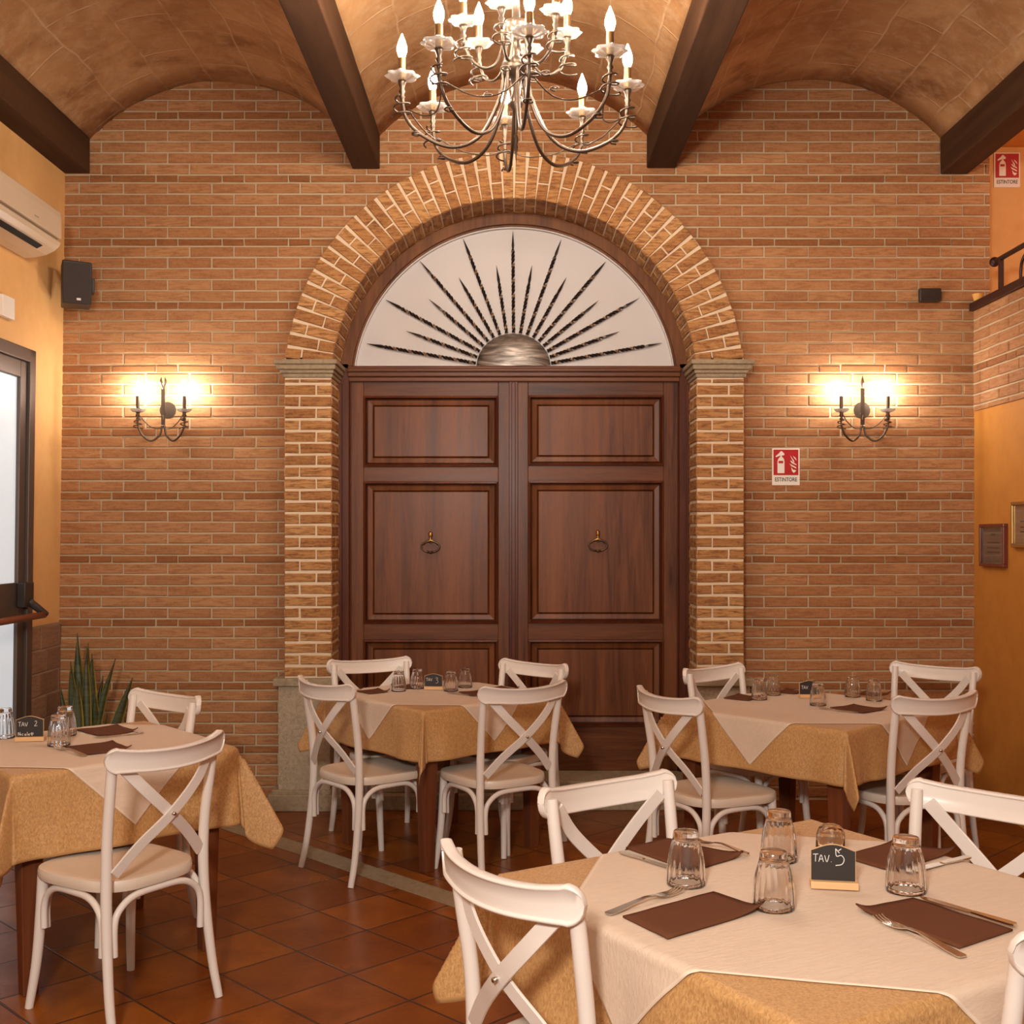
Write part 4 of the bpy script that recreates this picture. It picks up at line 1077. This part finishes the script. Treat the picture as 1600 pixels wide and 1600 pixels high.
# ------------------------------------------------------------------ signs, frames and devices on the walls
def text_mesh(txt, size, mat, parent, loc, rot=(PI / 2, 0, 0), sx=1.0, name='lettering'):
    cu = bpy.data.curves.new('t', 'FONT'); cu.body = txt; cu.size = size; cu.align_x = 'CENTER'; cu.align_y = 'CENTER'; cu.extrude = 0.0004; cu.offset = size * 0.012
    o = bpy.data.objects.new('t', cu); me = bpy.data.meshes.new_from_object(o); bpy.data.objects.remove(o); me.name = name
    me.materials.clear(); me.materials.append(mat); r = bpy.data.objects.new(name, me); COL.objects.link(r); r.parent = parent
    r.location = loc; r.rotation_euler = rot; r.scale = (sx, 1, 1); return r
def exsign(X, Y, Z, label):
    w, h = 0.159, 0.213
    root = empty('fire_extinguisher_sign', (X, Y, Z), 0, label, 'sign', 'fire extinguisher signs')
    link('sign_plate', boxes((-w / 2, w / 2, -.004, 0, -h / 2, h / 2)), SIGNW, root, bevel=0.0008)
    link('red_field', boxes((-.0715, .0715, -.0052, -.004, -.048, .099)), SIGNR, root)
    bm = bmesh.new(); y0, y1 = -.0062, -.0052
    def poly(p): prism_y(bm, p, y0, y1)
    poly([(-.049, -.037), (-.009, -.037), (-.009, .020), (-.009, .030), (-.012, .045), (-.020, .056), (-.036, .056), (-.044, .046), (-.049, .030)])
    poly([(-.033, .056), (-.023, .056), (-.023, .066), (-.033, .066)])
    poly([(-.030, .090), (-.024, .090), (-.008, .074), (-.012, .066), (-.034, .064), (-.058, .055), (-.060, .061), (-.040, .078)])
    for p in ([(.024, .066), (.030, .052), (.041, .030), (.050, .014), (.046, .036), (.034, .052)], [(.040, .064), (.056, .050), (.062, .036), (.056, .040), (.047, .050)],
              [(.024, .036), (.034, .020), (.062, .008), (.058, .016), (.042, .024), (.032, .034)], [(.020, .018), (.030, .004), (.060, -.010), (.058, -.002), (.036, .010)],
              [(.030, -.002), (.034, -.024), (.045, -.036), (.060, -.022), (.050, -.018), (.042, -.018)]): poly(p)
    link('pictogram', bm, SIGNW, root)
    link('gauge_mark', boxes((-.043, -.016, -.0068, -.006, .020, .034)), SIGNR, root)
    text_mesh('ESTINTORE', 0.0315, SIGNK, root, (0, -.0046, -.074), sx=0.80)
exsign(1.572, YW - 0.008, 1.53 + (836 - 729.5) / 270.6, 'red and white ESTINTORE sign on the brick wall under the right wall lamp')
exsign(3.016, 7.098, 3.76, 'red and white ESTINTORE sign on the upper ochre wall at the top right')

def frame(Y0, Y1, Z0, Z1, paper, label):
    root = empty('picture_frame', (XR, (Y0 + Y1) / 2, (Z0 + Z1) / 2), 0, label, 'frame')
    w, h = (Y1 - Y0) / 2, (Z1 - Z0) / 2; t = 0.018
    link('frame_rail', boxes((-.026, 0, -w, w, h - t, h), (-.026, 0, -w, w, -h, -h + t), (-.026, 0, -w, -w + t, -h + t, h - t), (-.026, 0, w - t, w, -h + t, h - t)), paper[0], root, bevel=0.003)
    link('document', boxes((-.010, -.004, -w + t, w - t, -h + t, h - t)), paper[1], root)
    bm = boxes((-.0115, -.010, -.03, .03, h * .45, h * .55), *[(-.0115, -.010, -w * .5, w * .5, h * (q), h * (q + .06)) for q in (.1, -.15, -.35)]); link('printed_lines', bm, paper[2], root)
    link('glass_pane', boxes((-.016, -.014, -w + t, w - t, -h + t, h - t)), GLASS, root)
FRM = simple('mahogany_frame', (0.16, 0.035, 0.018), 0.22); PAP = simple('grey_document', (0.23, 0.17, 0.13), 0.5); PAP2 = simple('parchment_document', (0.50, 0.30, 0.17), 0.6)
GILT = simple('gilt_frame', (0.50, 0.28, 0.09), 0.3, 0.7); INK = simple('faded_ink', (0.12, 0.07, 0.05), 0.7)
frame(6.245, 6.575, 1.355, 1.592, (FRM, PAP, INK), 'small mahogany framed certificate on the right ochre wall')
frame(5.80, 6.155, 1.465, 1.705, (GILT, PAP2, INK), 'gilt framed document at the right edge of the photo, nearer than the mahogany frame')
# sensor box
s_ = link('motion_sensor', boxes((-.062, .062, -.035, 0, -.038, .038)), BLACKM, bevel=0.006); s_.location = ((1450.5 - 802) / 270.6, YW - .007, 1.53 + (836 - 462.5) / 270.6)
tag(s_, 'small black rectangular sensor box on the brick wall near the mezzanine ledge', 'sensor')
# speaker
sp = empty('wall_speaker', (-2.445, 6.50, 2.925), math.radians(24), 'black loudspeaker in the upper left corner below the air conditioner', 'speaker')
bm = bmesh.new(); prism_y(bm, [(-.078, -.118), (.074, -.118), (.078, .112), (.066, .118), (-.078, .122)], -.09, .07); link('cabinet', bm, BLACKM, sp, bevel=0.006)
link('grille', boxes((-.070, .068, -.0935, -.09, -.112, .108)), simple('speaker_grille', (0.035, 0.022, 0.016), 0.7), sp, bevel=0.001)
link('bracket', boxes((.078, .096, -.02, .06, -.035, .045), (-.02, .02, .07, .195, -.03, .03)), BLACKM, sp, bevel=0.003)
link('logo_badge', boxes((-.004, .018, -.0955, -.0935, -.098, -.086)), SIGNW, sp)
# air conditioner
ac = empty('air_conditioner', (XL + 0.04, 5.60, 3.1), 0, 'cream split air conditioner unit high on the left wall', 'air conditioner')
prof = [(0.0, .145), (.175, .145), (.195, .135), (.200, .10), (.200, -.005), (.175, -.008), (.175, -.022), (.198, -.024), (.190, -.045), (.165, -.068), (.12, -.090), (.06, -.102), (0, -.105)]
bm = bmesh.new(); ring = [[bm.verts.new((x, y, z)) for x, z in prof] for y in (-.42, -.405, .53, .545)]
for i in range(3):
    for k in range(len(prof)): bm.faces.new((ring[i][k], ring[i][(k + 1) % len(prof)], ring[i + 1][(k + 1) % len(prof)], ring[i + 1][k]))
bm.faces.new(ring[0]); bm.faces.new(ring[-1][::-1])
body = link('casing', bm, ACW, ac, bevel=0.004)
link('seam', boxes((.150, .182, -.41, .535, -.021, -.009)), ACG, ac)
bm = bmesh.new()
def acq(x0, z0, x1, z1, ya, yb, th):
    d = Vector((x1 - x0, 0, z1 - z0)).normalized(); n = Vector((-d.z, 0, d.x)); n = -n if n.z > 0 else n
    v = [bm.verts.new(Vector((x, y, z)) + n * t) for (x, z) in ((x0, z0), (x1, z1)) for y in (ya, yb) for t in (0.0, th)]
    for f in ((0, 1, 3, 2), (4, 6, 7, 5), (0, 4, 5, 1), (2, 3, 7, 6), (0, 2, 6, 4), (1, 5, 7, 3)): bm.faces.new([v[q] for q in f])
acq(.158, -.0735, .128, -.0885, -.40, .40, .002); link('air_slot', bm, SHADOWG, ac)
bm = bmesh.new(); acq(.192, -.046, .170, -.066, -.40, .46, .0015); link('louvre', bm, ACW, ac, bevel=0.0005)
link('badge', boxes((.200, .2012, .20, .25, .025, .031)), ACG, ac)
# little white box at the left photo edge
o = link('alarm_box', boxes((0, .03, -.09, .05, -.055, .055)), SIGNW, bevel=0.004); o.location = (XL + 0.035, 5.93, 2.69); tag(o, 'small white box on the left wall under the air conditioner, cut by the photo edge', 'alarm')
# railing of the mezzanine
rl = empty('mezzanine_railing', (XR, 6.4, ZB1), 0, 'dark brown iron railing with ball end on the ledge at the right', 'railing')
link('ledge_beam', boxes((-.03, .09, -8.8, .305, 0.0, .045)), RAILM, rl, bevel=0.003)
RXo = .045
bm = bmesh.new(); tube(bm, [(RXo, .10, .245), (RXo, -4.0, .245)], .014, 10, 1); link('handrail', bm, RAILM, rl, smooth=True)
bm = bmesh.new(); bmesh.ops.create_uvsphere(bm, u_segments=18, v_segments=12, radius=.028, matrix=Matrix.Translation((RXo, .13, .245))); link('ball_end', bm, RAILM, rl, smooth=True)
bm = boxes((RXo - .012, RXo + .012, .03, .054, .045, .24)); link('post', bm, RAILM, rl, bevel=0.002)
for k in range(6):
    bm = bmesh.new(); yc = -.31 - k * .42
    tube(bm, [(RXo, yc + .10, .045), (RXo, yc + .10, .12), (RXo, yc + .075, .175), (RXo, yc, .20), (RXo, yc - .075, .175), (RXo, yc - .10, .12), (RXo, yc - .10, .045)], .009, 8, 6)
    link('hoop', bm, RAILM, rl, smooth=True)
bm = bmesh.new(); lathe(bm, [(0, 0), (.018, 0), (.026, .03), (.030, .045), (.026, .045), (.020, .01), (0, .008)], 18)
o = link('small_dish', bm, simple('honey_glaze', (0.72, 0.36, 0.08), 0.35), smooth=True, autos=40); o.location = (XR + .0, 6.655, ZB1 + .045); tag(o, 'small honey coloured dish on the iron ledge in the corner', 'dish')

# ------------------------------------------------------------------ snake plant
pl = empty('snake_plant', (-2.27, 6.28, 0), 0, 'tall green snake plant in a pot standing in the left corner', 'plant')
bm = bmesh.new(); lathe(bm, [(0, 0), (.11, 0), (.15, .26), (.165, .265), (.165, .30), (.145, .30), (.14, .27), (0, .27)], 32); pot = link('pot', bm, simple('terracotta_pot', (0.35, 0.13, 0.06), 0.7), pl, smooth=True, autos=40)
bm = bmesh.new(); lathe(bm, [(0, .262), (.138, .262), (.138, .275), (0, .280)], 24); link('soil', bm, simple('soil', (0.03, 0.018, 0.01), 0.95), pot)
def blade(bx, tx, tz, w, by=0.0, ty=0.0, bend=0.0, tw=0.3):
    bm = bmesh.new(); n = 16; g = []; ed = []
    for i in range(n + 1):
        t = i / n; x = bx + (tx - bx) * (t + bend * math.sin(PI * t)); y = by + (ty - by) * t; z = .27 + (tz - .27) * t
        ww = 1.45 * w * (0.55 + 0.6 * math.sin(PI * min(1, t * .85 + .1))) * (1 - t ** 4) / 1.1 + .0008
        a = tw * math.sin(2.2 * t + bx * 9); row = []
        for k in range(5):
            q = (k - 2) / 2; row.append(bm.verts.new((x + q * ww * math.cos(a), y + q * ww * math.sin(a) + .010 * q * q, z))); ed.append(abs(q))
        g.append(row)
    for i in range(n):
        for k in range(4): bm.faces.new((g[i][k], g[i][k + 1], g[i + 1][k + 1], g[i + 1][k]))
    o = link('leaf', bm, LEAF, pl, recalc=False, smooth=True); at = o.data.attributes.new('edge', 'FLOAT', 'POINT')
    for i, v in enumerate(ed): at.data[i].value = v
    m = o.modifiers.new('solid', 'SOLIDIFY'); m.thickness = .003
LX = lambda px: (px - 802) / 289.0 + 2.27; LZ = lambda py: 1.53 + (836 - py) / 289.0
for a in ((LX(124), LX(118), LZ(990), .024, 0, .02), (LX(130), LX(134), LZ(1006), .017, .03, .03, -.05), (LX(138), LX(135), LZ(1010), .018, -.03, 0, .25), (LX(136), LX(141), LZ(1022), .026, .02, .02), (LX(116), LX(112), LZ(1034), .022, .02, -.02),
          (LX(112), LX(93), LZ(1072), .018, 0, .0), (LX(142), LX(176), LZ(1030), .016, 0, .04, -.18), (LX(158), LX(201), LZ(1061), .022, .03, .06, -.05), (LX(124), LX(126), LZ(1060), .024, -.05, -.05), (LX(146), LX(148), LZ(1085), .022, .03, .0),
          (LX(150), LX(162), LZ(1116), .010, .05, .05), (LX(118), LX(108), LZ(1050), .018, .06, .08), (LX(132), LX(150), LZ(1060), .018, .06, .1)):
    blade(*a)
